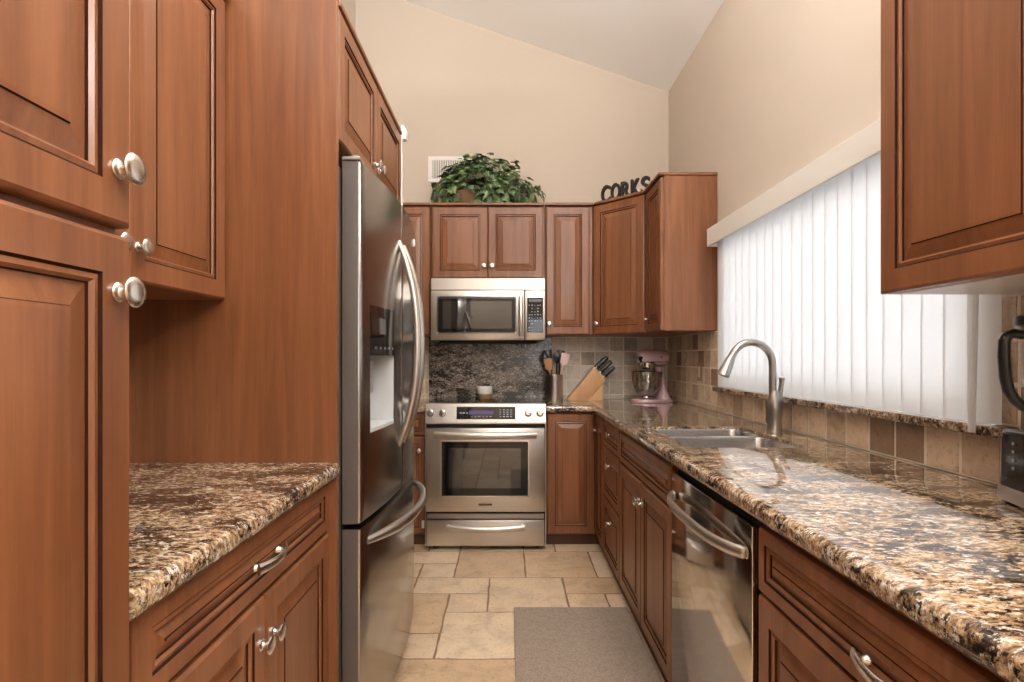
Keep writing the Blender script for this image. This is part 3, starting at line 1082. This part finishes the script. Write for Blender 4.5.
# ---------------------------------------------------------------- stove
SX0, SX1, SY = -0.519, 0.238, 3.36
SWd = SX1 - SX0
t = empty('stove', 'stainless steel slide-in stove with black glass cooktop at the aisle end', 'stove', (SX0, SY, 0), 0)
MB().box(0.004, SWd - 0.004, 0.024, 0.585, 0.03, 0.895, 0.003).build('body', RUBBER, t)
MB().box(0.0, SWd, 0.03, 0.596, 0.9025, 0.9145, 0.003).build('cooktop', BLKGLASS, t)
mb = MB()
mb.prism([(0.0, 0.79), (0.0, 0.80), (0.022, 0.916), (0.035, 0.9195), (0.06, 0.9195), (0.06, 0.79)], 'x', 0.0, SWd, 0.002)
cp = mb.build('control_panel', STEEL, t)
tilt = math.atan2(0.022, 0.116)
PM = Matrix.Translation((0, 0.0, 0.80)) @ Matrix.Rotation(-tilt, 4, 'X')   # local z up the slope, -y outwards
MB().box(0.190, 0.571, -0.003, 0.004, 0.014, 0.103, 0.0015, mat=0, M=PM).box(0.196, 0.565, -0.0045, 0.004, 0.020, 0.098, 0.001, mat=1, M=PM).build('display', [STEEL, BLKGLASS], cp)
MB().box(0.275, 0.43, -0.0055, 0, 0.052, 0.074, M=PM).build('screen', GLOW, cp)
mb = MB()
for q in range(4):
    for j in range(4):
        mb.box(0.465 + q * 0.022, 0.478 + q * 0.022, -0.0052, 0, 0.034 + j * 0.014, 0.040 + j * 0.014, M=PM)
mb.build('keypad', KEYS, cp)
mb = MB()
for q in range(6):
    mb.box(0.285 + q * 0.024, 0.297 + q * 0.024, -0.0052, 0, 0.034, 0.039, M=PM)
mb.build('key_markings', KEYS, cp)
mb = MB()
for q in range(3):
    mb.box(0.215 + q * 0.02, 0.228 + q * 0.02, -0.0052, 0, 0.055, 0.064, M=PM)
mb.build('key_markings', KEYS, cp)
for x in (0.033, 0.108, 0.645, 0.720):
    M = PM @ Matrix.Translation((x, 0, 0.058)) @ TOFRONT
    MB().lathe([(0.023, 0), (0.023, 0.004), (0.019, 0.006), (0.0185, 0.02), (0.015, 0.026), (0.0, 0.027)], M, 24).box(-0.004, 0.004, -0.016, 0.016, 0.026, 0.034, 0.001, M=M).build('knob', CHROME, t, 40)
mb = MB()
mb.box(0.008, SWd - 0.008, -0.012, 0.022, 0.243, 0.766, 0.006, seg=2)
od = mb.build('oven_door', STEEL, t, 40)
mb = MB()
mb.box(0.098, 0.652, -0.0135, -0.011, 0.337, 0.690, 0.001)
mb.build('window_trim', plain('bright steel trim', (0.75, 0.7, 0.64), 0.25, 1.0), od)
MB().box(0.106, 0.644, -0.0155, -0.012, 0.345, 0.682, 0.002).build('window_frame', BLKGLASS, od)
MB().box(0.150, 0.600, -0.0165, -0.014, 0.392, 0.640, 0.001).build('window_pane', OVENG, od)
mb = MB()


def bar(mb, x0, x1, z, out, r, y0=-0.012, sag=0.0, flat=0.7):
    pts = []
    for i in range(25):
        s_ = -1 + 2 * i / 24
        pts.append(((x0 + x1) / 2 + s_ * (x1 - x0) / 2, y0 - 0.018 - out * (1 - s_ * s_), z + sag * (1 - s_ * s_)))
    mb.tube(pts, r, 12, flat=flat, up=(0, -1, 0))
    for x in (x0 + 0.012, x1 - 0.012):
        mb.tube([(x, y0 + 0.001, z), (x, y0 - 0.018, z)], r * 0.8, 10)


bar(mb, 0.062, SWd - 0.062, 0.726, 0.032, 0.021)
mb.build('handle', STEEL, od, 45)
MB().box(0.336, 0.420, -0.0145, -0.0118, 0.284, 0.297, 0.003, seg=2).build('badge', plain('dark badge', srgb(96, 74, 60), 0.35, 0.6), od)
MB().box(0.012, SWd - 0.012, 0.004, 0.022, 0.196, 0.228, 0.002).build('trim_strip', plain('grey steel strip', (0.36, 0.35, 0.34), 0.3, 1.0), t)
sd = MB().box(0.010, SWd - 0.010, -0.008, 0.022, 0.028, 0.190, 0.005, seg=2).build('storage_drawer', STEEL, t, 40)
mb = MB()
bar(mb, 0.135, 0.622, 0.150, 0.026, 0.0185, -0.008, -0.006)
mb.build('handle', STEEL, sd, 45)
for x in (0.06, SWd - 0.06):
    MB().lathe([(0.022, 0), (0.022, 0.008), (0.012, 0.012), (0.012, 0.035)], Matrix.Translation((x, 0.06, 0)), 14).build('foot', BLACK, t, 40)
MB().box(0.03, SWd - 0.03, 0.07, 0.09, 0.001, 0.06).build('toe_plate', RUBBER, t)
for x in (0.002, SWd - 0.002):
    MB().box(x - 0.002, x + 0.002, 0.0, 0.026, 0.018, 0.79).build('side_trim', STEEL, t)

# candle on the cooktop
t = empty('candle_jar', 'small white and tan candle jar at the back of the cooktop', 'candle', (-0.165, 3.82, 0.9146))
MB().lathe([(0.0, 0.0), (0.046, 0.0), (0.049, 0.004), (0.049, 0.033), (0.0, 0.033)], None, 28).build('base', CANDB, t, 40)
MB().lathe([(0.0, 0.0335), (0.051, 0.0335), (0.053, 0.037), (0.053, 0.082), (0.050, 0.086), (0.047, 0.084), (0.047, 0.075), (0.0, 0.074)], None, 28).build('jar', CAND, t, 40)

# ---------------------------------------------------------------- microwave
MX0, MX1, MY = -0.513, 0.247, 3.565
MW = MX1 - MX0
t = empty('microwave', 'stainless steel over-the-range microwave mounted above the stove', 'microwave', (MX0, MY, 1.318), 0)
MH = 0.417
MB().box(0.002, MW - 0.002, 0.03, YB - MY - 0.022, 0.0, MH, 0.003).build('body', plain('dark microwave case', srgb(50, 46, 44), 0.4), t)
MB().box(0.0, MW, 0.004, 0.032, MH - 0.079, MH, 0.003).build('vent_panel', STEEL, t)
dr = MB().box(0.0, 0.622, 0.0, 0.03, 0.004, MH - 0.083, 0.005, seg=2).build('door', STEEL, t, 40)
MB().box(0.040, 0.572, -0.0012, 0.002, 0.046, 0.296, 0.008, seg=2).build('window_trim', MATS['bright steel trim'], dr)
MB().box(0.046, 0.566, -0.003, 0.001, 0.052, 0.290, 0.010, seg=3).build('window_frame', BLKGLASS, dr)
MB().box(0.078, 0.540, -0.0042, -0.002, 0.078, 0.266, 0.002).build('window_pane', OVENG, dr)
mb = MB()
pts = [(0.598, -0.012 - 0.020 * (1 - (2 * i / 20 - 1) ** 2), 0.033 + 0.262 * i / 20) for i in range(21)]
mb.tube(pts, 0.0135, 12, flat=0.6, up=(0, -1, 0))
for z in (0.045, 0.283):
    mb.tube([(0.598, 0.001, z), (0.598, -0.013, z)], 0.009, 10)
mb.build('handle', STEEL, dr, 45)
cpn = MB().box(0.626, MW, 0.0, 0.03, 0.004, MH - 0.083, 0.004, seg=2).build('control_panel', STEEL, t, 40)
MB().box(0.640, 0.745, -0.002, 0.001, 0.055, 0.285, 0.003).build('keypad', BLKGLASS, cpn)
mb = MB()
r_ = random.Random(4)
for i in range(9):
    for j in range(5):
        if r_.random() < 0.72:
            mb.box(0.650 + j * 0.0185, 0.650 + j * 0.0185 + r_.uniform(0.006, 0.013), -0.0028, 0, 0.064 + i * 0.021, 0.064 + i * 0.021 + r_.uniform(0.004, 0.009))
mb.build('key_markings', KEYS, cpn)
MB().box(0.652, 0.735, -0.0028, 0, 0.258, 0.277).build('screen', plain('grey lcd', srgb(92, 92, 104), 0.3), cpn)
MB().box(0.05, MW - 0.05, 0.05, 0.34, -0.012, 0.0, 0.003).build('underside_grille', RUBBER, t)

# ---------------------------------------------------------------- sink and faucet
t = empty('sink', 'stainless steel double-bowl undermount sink set in the right counter', 'sink', (0, 0, 0))


def bowl(name, x0, x1, y0, y1, ztop, depth, r):
    mb = MB()
    loops = [(0.0, ztop), (0.002, ztop - 0.01), (0.006, ztop - depth + 0.03), (0.014, ztop - depth + 0.010), (0.035, ztop - depth)]
    lp = [[mb.bm.verts.new((x, y, z)) for x, y in rrect(x0 + i_, x1 - i_, y0 + i_, y1 - i_, r, 6)] for i_, z in loops]
    # outer skin
    ol = [(-0.003, ztop), (-0.001, ztop - depth + 0.02), (0.03, ztop - depth - 0.003)]
    lo = [[mb.bm.verts.new((x, y, z)) for x, y in rrect(x0 + i_, x1 - i_, y0 + i_, y1 - i_, r, 6)] for i_, z in ol]
    k = len(lp[0])
    for seq in (lp, lo):
        for a_ in range(len(seq) - 1):
            for i in range(k):
                mb.bm.faces.new([seq[a_][i], seq[a_][(i + 1) % k], seq[a_ + 1][(i + 1) % k], seq[a_ + 1][i]])
        mb.bm.faces.new(seq[-1])
    for i in range(k):
        mb.bm.faces.new([lp[0][i], lp[0][(i + 1) % k], lo[0][(i + 1) % k], lo[0][i]])
    return mb.build(name, STEELS, t, 40)


b1 = bowl('bowl', 0.621, 1.027, 2.170, 2.382, 0.890, 0.20, 0.047)
b2 = bowl('bowl', 0.621, 1.027, 1.833, 2.140, 0.890, 0.20, 0.047)
MB().box(0.64, 1.01, 2.1395, 2.1705, 0.872, 0.892, 0.009, seg=3).build('divider', STEELS, t, 40)
for b_, y in ((b1, 2.27), (b2, 1.99)):
    MB().lathe([(0.0, 0.0), (0.04, 0.0), (0.042, 0.003), (0.03, 0.004), (0.028, 0.001), (0, 0.001)], Matrix.Translation((0.82, y, 0.6905)), 20).build('drain', CHROME, b_, 40)

FCX, FCY = 1.082, 2.18
t = empty('faucet', 'brushed nickel gooseneck faucet behind the sink', 'faucet', (FCX, FCY, CT1))
MB().lathe([(0.0, 0), (0.031, 0.0), (0.031, 0.004), (0.029, 0.008), (0.027, 0.05), (0.029, 0.08), (0.033, 0.098), (0.032, 0.115), (0.027, 0.140), (0.021, 0.162), (0.018, 0.172), (0.0, 0.173)], None, 28).build('body', FAUCETM, t, 45)
pts, rad = [], []
for i in range(5):
    pts.append((-0.008 + 0.0 * i, 0, 0.160 + 0.026 * i))
    rad.append(0.0145)
cxn, czn, rn = -0.008 - 0.086, 0.276, 0.086
for i in range(1, 17):
    a = R(0 + 158 * i / 16)
    pts.append((cxn + rn * math.cos(a), 0, czn + rn * math.sin(a) * 1.08))
    rad.append(0.0145)
MB().tube(pts, rad, 16).build('spout', FAUCETM, t, 45)
e_ = Vector(pts[-1])
dv = (e_ - Vector(pts[-2])).normalized()
MB().tube([e_ - dv * 0.004, e_ + dv * 0.012, e_ + dv * 0.013, e_ + dv * 0.055, e_ + dv * 0.085], [0.0150, 0.0165, 0.0175, 0.0225, 0.0255], 20).build('spray_head', FAUCETM, t, 40)
MB().tube([(0.014, -0.004, 0.13), (0.020, -0.006, 0.165), (0.025, -0.008, 0.20), (0.026, -0.008, 0.226)], [0.015, 0.010, 0.009, 0.012], 14).build('lever', FAUCETM, t, 45)

# ---------------------------------------------------------------- stand mixer
t = empty('stand_mixer', 'pale pink stand mixer with steel bowl in the counter corner', 'mixer', (0.985, 3.675, CT1), R(4))
# local -x is the front of the mixer
mb = MB()
foot = []
for i in range(36):
    a = 2 * PI * i / 36
    w_ = 0.098 if math.cos(a) < 0 else 0.082
    foot.append((math.copysign(abs(math.cos(a)) ** 0.75, math.cos(a)) * 0.145, math.copysign(abs(math.sin(a)) ** 0.8, math.sin(a)) * w_))
mb.prism(foot, 'z', 0.0, 0.024, 0.006, seg=2)
mb.build('base', PINK, t, 40)
mb = MB()
sect = []
for s_ in [0, 0.08, 0.2, 0.35, 0.55, 0.75, 0.9, 1.0]:
    z = 0.018 + s_ * 0.222
    xb = 0.138 - 0.055 * min(1, s_ * 2.2) - 0.006 * s_
    xf = 0.020 + 0.042 * min(1, s_ * 2.0) - 0.050 * max(0, s_ - 0.55) / 0.45
    hw = 0.070 - 0.038 * min(1, s_ * 1.7)
    sect.append((xb, xf, hw, z))
p, f = [], []
K = 20
for xb, xf, hw, z in sect:
    cx, rx = (xb + xf) / 2, (xb - xf) / 2
    for i in range(K):
        a = 2 * PI * i / K
        p.append((cx + rx * math.cos(a), hw * math.sin(a), z))
for j in range(len(sect) - 1):
    for i in range(K):
        f.append((j * K + i, j * K + (i + 1) % K, (j + 1) * K + (i + 1) % K, (j + 1) * K + i))
f += [tuple(range(K))[::-1], tuple(range((len(sect) - 1) * K, len(sect) * K))]
mb._new(p, f)
mb.build('pedestal', PINK, t, 60)
# head: a long rounded body along x
mb = MB()
M = Matrix.Translation((0.112, 0, 0.308)) @ Matrix.Rotation(R(-90), 4, 'Y')
mb.lathe([(0.0, 0.0), (0.030, 0.003), (0.047, 0.012), (0.054, 0.035), (0.057, 0.09), (0.058, 0.14), (0.055, 0.18), (0.047, 0.205), (0.034, 0.214), (0.0, 0.216)], M, 28, sx=0.92)
hd = mb.build('head', PINK, t, 50)
mb = MB()
mb.lathe([(0.0, 0.0), (0.0465, 0.003), (0.060, 0.02), (0.0605, 0.16), (0.05, 0.207), (0.0, 0.209)], Matrix.Translation((0.108, 0, 0.276)) @ Matrix.Rotation(R(-90), 4, 'Y'), 28, sx=0.13)
mb.build('trim_band', CHROME, hd, 40)
mb = MB()
mb.lathe([(0.0, 0), (0.060, 0.0), (0.062, 0.006), (0.062, 0.02), (0.055, 0.026), (0.0, 0.026)], Matrix.Translation((-0.035, 0, 0.247)), 28)
mb.lathe([(0.0, 0), (0.033, 0.0), (0.035, 0.004), (0.035, 0.018), (0.0, 0.018)], Matrix.Translation((-0.035, 0, 0.228)), 24)
mb.build('beater_housing', CHROME, hd, 40)
MB().box(-0.08, 0.09, -0.047, 0.047, 0.262, 0.292, 0.008, seg=2).build('lower_head', PINK, hd, 40)
MB().lathe([(0.013, 0), (0.013, 0.01), (0.017, 0.014), (0.017, 0.03), (0.0, 0.032)], Matrix.Translation((-0.09, -0.02, 0.308)) @ Matrix.Rotation(R(115), 4, 'X'), 18).build('hub_knob', BLACK, hd, 40)
MB().lathe([(0.017, 0), (0.017, 0.012), (0.0, 0.014)], Matrix.Translation((-0.098, 0, 0.31)) @ Matrix.Rotation(R(-90), 4, 'Y'), 18).build('hub_cap', CHROME, hd, 40)
MB().lathe([(0.006, 0), (0.006, 0.006), (0.0, 0.007)], Matrix.Translation((0.045, -0.055, 0.308)) @ TOFRONT, 12).build('speed_knob', BLACK, hd, 40)
mb = MB()
pr = [(0.0, 0.026), (0.048, 0.026), (0.050, 0.034), (0.046, 0.042), (0.058, 0.052), (0.080, 0.080), (0.094, 0.115), (0.101, 0.160), (0.104, 0.205), (0.107, 0.211), (0.1045, 0.211), (0.1015, 0.205), (0.098, 0.160), (0.091, 0.117), (0.077, 0.083), (0.055, 0.056), (0.0, 0.052)]
mb.lathe(pr, Matrix.Translation((-0.035, 0, 0)), 36)
mb.build('bowl', plain('polished steel bowl', (0.36, 0.34, 0.32), 0.13, 1.0), t, 40)
MB().tube([(-0.035, 0, 0.23), (-0.035, 0, 0.17), (-0.035, 0.0, 0.10)], [0.008, 0.02, 0.03], 12, flat=0.3).build('beater', CHROME, t, 40)

# ---------------------------------------------------------------- knife block and knives
t = empty('knife_block', 'light maple knife block leaning on the counter beside the utensil crock', 'knife block', (0, 0, 0))
by0, by1 = 3.775, 3.875
MB().prism([(0.418, 0.912), (0.428, CT1), (0.560, CT1), (0.690, 1.052), (0.610, 1.136), (0.603, 1.136)], 'y', by0, by1, 0.003, seg=2).build('block', MAPLE, t, 40)
MB().prism([(0.563, CT1), (0.668, CT1), (0.674, 1.03), (0.690, 1.050)], 'y', by0 + 0.004, by1 - 0.004, 0.002).build('support', MAPLE, t)
A_, B_ = Vector((0.610, 0, 1.136)), Vector((0.690, 0, 1.052))
fd = (B_ - A_).normalized()
nv = Vector((-fd.z, 0, fd.x)) * -1
nv = Vector((0.724, 0, 0.69))
knives = [(0.012, -0.027, 0.112, 0.016, 'long black knife handle, upper front slot of the wooden block'),
          (0.016, 0.006, 0.122, 0.016, 'long black knife handle, upper middle slot of the wooden block'),
          (0.012, 0.032, 0.108, 0.015, 'long black knife handle, upper back slot of the wooden block'),
          (0.055, -0.024, 0.118, 0.0135, 'black knife handle, middle row of the block nearest the room'),
          (0.055, 0.020, 0.126, 0.0135, 'black knife handle, middle row of the block nearest the tiles'),
          (0.096, -0.006, 0.108, 0.016, 'short thick black knife handle, lowest in the wooden block')]
for s_, yo, ln, r_k, lab in knives:
    b0 = A_ + fd * s_ + Vector((0, (by0 + by1) / 2 + yo, 0))
    k_ = empty('knife', lab, 'knife', tuple(b0), group='knives in the wooden block')
    MB().tube([nv * 0.0015, nv * 0.012], [0.006, 0.007], 10, flat=0.6, up=(0, 1, 0)).build('bolster', CHROME, k_, 40)
    MB().tube([nv * 0.012, nv * 0.02, nv * (ln * 0.5), nv * (ln * 0.85), nv * ln], [r_k * 0.9, r_k, r_k * 0.92, r_k * 1.1, r_k * 0.8], 10, flat=0.62, up=(0, 1, 0)).build('handle', BLACK, k_, 40)

# ---------------------------------------------------------------- utensil crock and utensils
UXc, UYc = 0.328, 3.79
t = empty('utensil_crock', 'stainless steel utensil crock on the counter right of the stove', 'crock', (UXc, UYc, CT1))
MB().lathe([(0.0, 0.0), (0.057, 0.0), (0.059, 0.003), (0.059, 0.180), (0.061, 0.183), (0.059, 0.186), (0.056, 0.183), (0.056, 0.006), (0.0, 0.006)], None, 32).build('crock', STEEL, t, 40)


def utensil(name, lab, cat, x, y, lean, h, head, mat):
    """handle stands in the crock, leaning; head sits on its upper end"""
    d_ = Vector((lean[0], lean[1], 1)).normalized()
    q = Vector((UXc + x, UYc + y, CT1 + 0.008))
    e = empty(name, lab, cat, tuple(q), group='utensils standing in the crock')
    up_ = Vector((0, -1, 0))
    MB().tube([d_ * 0.0, d_ * (h * 0.5), d_ * (h - 0.06)], 0.0055, 8).build('handle', mat, e, 40)
    top = d_ * (h - 0.065)
    if head == 'spoon':
        MB().tube([top, top + d_ * 0.015, top + d_ * 0.04, top + d_ * 0.065, top + d_ * 0.08], [0.006, 0.018, 0.029, 0.024, 0.008], 12, flat=0.3, up=up_).build('bowl', mat, e, 40)
    elif head == 'spatula':
        MB().tube([top, top + d_ * 0.012, top + d_ * 0.02, top + d_ * 0.085, top + d_ * 0.09], [0.006, 0.018, 0.026, 0.030, 0.026], 8, flat=0.16, up=up_).build('blade', mat, e, 40)
    elif head == 'whisk':
        mbw = MB()
        for k in range(5):
            a = PI * k / 5
            mbw.tube([top + d_ * 0.09 * s2 + Vector((math.cos(a), math.sin(a), 0)) * 0.026 * math.sin(PI * s2 ** 0.8) for s2 in [0, .15, .3, .45, .6, .75, .9, 1]], 0.0022, 6)
        mbw.build('wires', mat, e, 40)
    else:
        MB().tube([top, top + d_ * 0.02, top + d_ * 0.05, top + d_ * 0.075], [0.006, 0.013, 0.018, 0.012], 10, flat=0.45, up=up_).build('grip', mat, e, 40)
    return e


utensil('ladle', 'black plastic ladle leaning far left in the crock', 'utensil', 0.004, 0.012, (-0.24, 0.02), 0.315, 'spoon', BLACK)
utensil('spatula', 'black slotted spatula leaning left at back of the crock', 'utensil', -0.002, 0.022, (-0.13, 0.06), 0.330, 'spatula', BLACK)
utensil('wooden_spoon', 'wooden spoon leaning left at the front of the crock', 'utensil', -0.002, -0.022, (-0.17, -0.05), 0.270, 'spatula', SPOON)
utensil('serving_spoon', 'black serving spoon upright in the middle of the crock', 'utensil', 0.010, -0.012, (0.02, -0.02), 0.320, 'spoon', BLACK)
utensil('turner', 'black turner with broad blade standing right of the black serving spoon', 'utensil', 0.022, 0.018, (0.07, 0.03), 0.325, 'spatula', BLACK)
utensil('silicone_spatula', 'pale pink spatula leaning right in the crock', 'utensil', 0.000, -0.026, (0.24, 0.0), 0.310, 'spatula', PINKS)

# ---------------------------------------------------------------- blender
t = empty('blender', 'black blender with clear jar at the right end of the counter', 'blender', (1.093, 1.06, CT1), R(-15))
t.scale = (0.84, 0.90, 0.94)
mb = MB()
mb.prism([(-0.078, 0.012), (-0.074, 0.168), (0.062, 0.168), (0.068, 0.012)], 'y', -0.085, 0.085, 0.012, seg=3)
bb = mb.build('motor_base', plain('glossy black housing', (0.012, 0.012, 0.014), 0.12), t, 40)
mb = MB()
mb.box(-0.081, 0.07, -0.088, 0.088, 0.006, 0.042, 0.008, seg=2)
mb.build('steel_skirt', steel('silver skirt', (0.7, 0.68, 0.66), 0.3, (40, 40, 40)), bb, 40)
for sx, sy in ((-0.06, -0.065), (0.05, -0.065), (-0.06, 0.065), (0.05, 0.065)):
    MB().lathe([(0.012, 0), (0.013, 0.008)], Matrix.Translation((sx, sy, 0)), 12).build('foot', BLACK, bb)
mb = MB()
for k in range(4):
    mb.lathe([(0.0038, 0), (0.0038, 0.002), (0, 0.0022)], Matrix.Translation((-0.0765, 0.03, 0.085 + 0.018 * k)) @ Matrix.Rotation(R(-90), 4, 'Y'), 12)
mb.build('buttons', KEYS, bb, 40)
MB().lathe([(0.0, 0.168), (0.062, 0.168), (0.064, 0.175), (0.054, 0.196), (0.0, 0.196)], None, 28).build('jar_collar', BLACK, t, 40)
jr = MB().lathe([(0.0, 0.197), (0.058, 0.197), (0.062, 0.21), (0.078, 0.385), (0.080, 0.396), (0.0765, 0.396), (0.074, 0.385), (0.059, 0.214), (0.0, 0.205)], None, 28).build('jar', JAR, t, 40)
MB().lathe([(0.0, 0.396), (0.081, 0.3965), (0.083, 0.402), (0.082, 0.416), (0.068, 0.422), (0.035, 0.424), (0.035, 0.432), (0.0, 0.434)], None, 28).build('lid', BLACK, t, 40)
MB().tube([(-0.076, 0.0, 0.376), (-0.095, 0.0, 0.379), (-0.106, 0.0, 0.374), (-0.112, 0.0, 0.362), (-0.113, 0.0, 0.330), (-0.110, 0.0, 0.285), (-0.104, 0.0, 0.258), (-0.092, 0.0, 0.238), (-0.078, 0.0, 0.225), (-0.062, 0.0, 0.216)], [0.010, 0.0105, 0.0115, 0.012, 0.012, 0.012, 0.012, 0.0115, 0.011, 0.010], 12).build('handle', BLACK, jr, 50)
MB().tube([(0, 0, 0.206), (0, 0, 0.225)], [0.02, 0.006], 10).build('blade', CHROME, jr, 40)

# ---------------------------------------------------------------- wall switch, vent, sign, rug
t = empty('wall_switch', 'tan rocker switch plate on the tile beside the window', 'switch', (XR - 0.0125, 3.29, 1.120), RZR)
MB().box(-0.036, 0.036, -0.006, 0.0, -0.058, 0.058, 0.002).build('plate', plain('tan plate', srgb(156, 134, 112), 0.45), t)
MB().box(-0.016, 0.016, -0.0095, -0.005, -0.034, 0.034, 0.0015).build('rocker', plain('ivory rocker', srgb(222, 208, 188), 0.4), t)
t = empty('air_vent', 'white wall air vent behind the ivy plant', 'vent', (-0.435, YB - 0.001, 2.598))
mb = MB()
for x0, x1, z0, z1 in [(-0.155, 0.155, 0.068, 0.095), (-0.155, 0.155, -0.095, -0.068), (-0.155, -0.125, -0.068, 0.068), (0.125, 0.155, -0.068, 0.068)]:
    mb.box(x0, x1, -0.012, 0.0, z0, z1, 0.002)
mb.build('frame', WHITE, t)
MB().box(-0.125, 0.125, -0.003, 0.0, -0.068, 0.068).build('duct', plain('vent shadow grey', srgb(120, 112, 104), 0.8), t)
mb = MB()
for i in range(19):
    x = -0.118 + i * 0.0131
    mb.box(x - 0.0035, x + 0.0035, -0.010, -0.003, -0.068, 0.068)
mb.build('louvers', WHITE, t)

t = empty('letter_sign', 'black metal CORKS letter sign standing on the diagonal corner cabinet', 'sign', (0.640, 3.675, ZT + 0.0185), math.atan2(-0.215, 0.255))
xs = 0.0
for ch, wch in zip('CORKS', (0.074, 0.076, 0.072, 0.072, 0.066)):
    cu = bpy.data.curves.new('letter', 'FONT')
    cu.body = ch
    cu.size = 0.158
    cu.extrude = 0.010
    cu.offset = 0.0042
    cu.bevel_depth = 0.0
    cu.resolution_u = 6
    tmp = bpy.data.objects.new('tmp', cu)
    COL.objects.link(tmp)
    dg = bpy.context.evaluated_depsgraph_get()
    me = bpy.data.meshes.new_from_object(tmp.evaluated_get(dg))
    bpy.data.objects.remove(tmp)
    bpy.data.curves.remove(cu)
    zmin = min(v_.co.y for v_ in me.vertices)
    x_0 = min(v_.co.x for v_ in me.vertices)
    x_1 = max(v_.co.x for v_ in me.vertices)
    sxx = (wch - 0.005) / (x_1 - x_0)
    for v_ in me.vertices:
        v_.co = Vector(((v_.co.x - x_0) * sxx, -v_.co.z, v_.co.y - zmin))
    me.name = 'letter'
    me.materials.clear()
    me.materials.append(IRON)
    o = bpy.data.objects.new('letter', me)
    COL.objects.link(o)
    o.parent = t
    o.location = (xs, 0, 0)
    xs += wch

o = MB().box(0.027, 0.572, 0.95, 2.578, 0.0005, 0.011, 0.004, seg=2).build('rug', RUG)
tag(o, 'grey woven runner rug on the tile floor before the sink', 'rug')

# ---------------------------------------------------------------- ivy plant in a basket
PX, PY, PZ = -0.19, 3.825, ZT + 0.0185
t = empty('ivy_plant', 'bushy green ivy plant in a wicker basket above the microwave cabinet', 'plant', (PX, PY, PZ))
MB().lathe([(0.0, 0.0), (0.14, 0.0), (0.155, 0.02), (0.165, 0.10), (0.172, 0.112), (0.160, 0.112), (0.150, 0.10), (0.0, 0.09)], Matrix.Translation((-0.10, -0.01, 0)), 32, sx=0.62, sy=0.60).build('basket', WICK, t, 40)
LEAF = [(0, 0), (0.22, -0.16), (0.50, -0.05), (0.40, 0.22), (0.58, 0.42), (0.26, 0.52), (0, 1.0), (-0.26, 0.52), (-0.58, 0.42), (-0.40, 0.22), (-0.50, -0.05), (-0.22, -0.16)]
mb = MB()
rl = random.Random(11)
for i in range(980):
    a = rl.uniform(0, 2 * PI)
    el = math.acos(rl.uniform(-0.45, 1)) if rl.random() < 0.8 else rl.uniform(0, PI / 2)
    rr = rl.uniform(0.72, 1.03)
    lump = 1 + 0.10 * math.sin(3 * a + 1.0) + 0.07 * math.sin(5 * a + 9 * el)
    x = 0.385 * rr * math.sin(el) * math.cos(a) * lump
    y = 0.120 * rr * math.sin(el) * math.sin(a)
    z = 0.105 + 0.275 * rr * math.cos(el) * lump
    if abs(x) > 0.27 and z > 0.2:
        z -= 0.06
    z = max(0.02, z)
    if abs(x + 0.11) < 0.055 and y < -0.02 and z < 0.06:
        continue
    s_ = rl.uniform(0.034, 0.062)
    nrm = Vector((x * 1.2, y * 3.0 - 0.10, (z - 0.05) * 1.6)).normalized()
    nrm = (nrm + Vector((rl.uniform(-.6, .6), rl.uniform(-.6, .4), rl.uniform(-.4, .6)))).normalized()
    down = Vector((rl.uniform(-0.8, 0.8), rl.uniform(-0.3, 0.3), -1))
    yv = (down - nrm * down.dot(nrm)).normalized()
    xv = yv.cross(nrm)
    M = Matrix.Translation((x, y, z)) @ Matrix((xv, yv, nrm)).transposed().to_4x4()
    pts = [(px * s_, py * s_, -abs(px) * s_ * 0.35 - (py - 0.4) ** 2 * s_ * 0.25) for px, py in LEAF]
    pts.append((0, 0.42 * s_, 0.0))
    K = len(LEAF)
    q, _f = mb._new(pts, [(k, (k + 1) % K, K) for k in range(K)], 0, M)
    for v_ in q:
        v_.co.y = min(v_.co.y, YB - PY - 0.02)
        v_.co.z = max(v_.co.z, 0.002)
mb.build('foliage', IVY, t, None, recalc=False)
mb = MB()
for i in range(26):
    a = rl.uniform(0, 2 * PI)
    e1 = Vector((0.33 * math.cos(a) * rl.uniform(0.5, 1), 0.10 * math.sin(a), rl.uniform(0.12, 0.27)))
    mb.tube([(0.05 * math.cos(a), 0.03 * math.sin(a), 0.085), (e1.x * 0.5, e1.y * 0.5, e1.z * 0.8 + 0.05), tuple(e1)], 0.0025, 5)
mb.build('stems', plain('brown vine', srgb(70, 56, 38), 0.7), t)
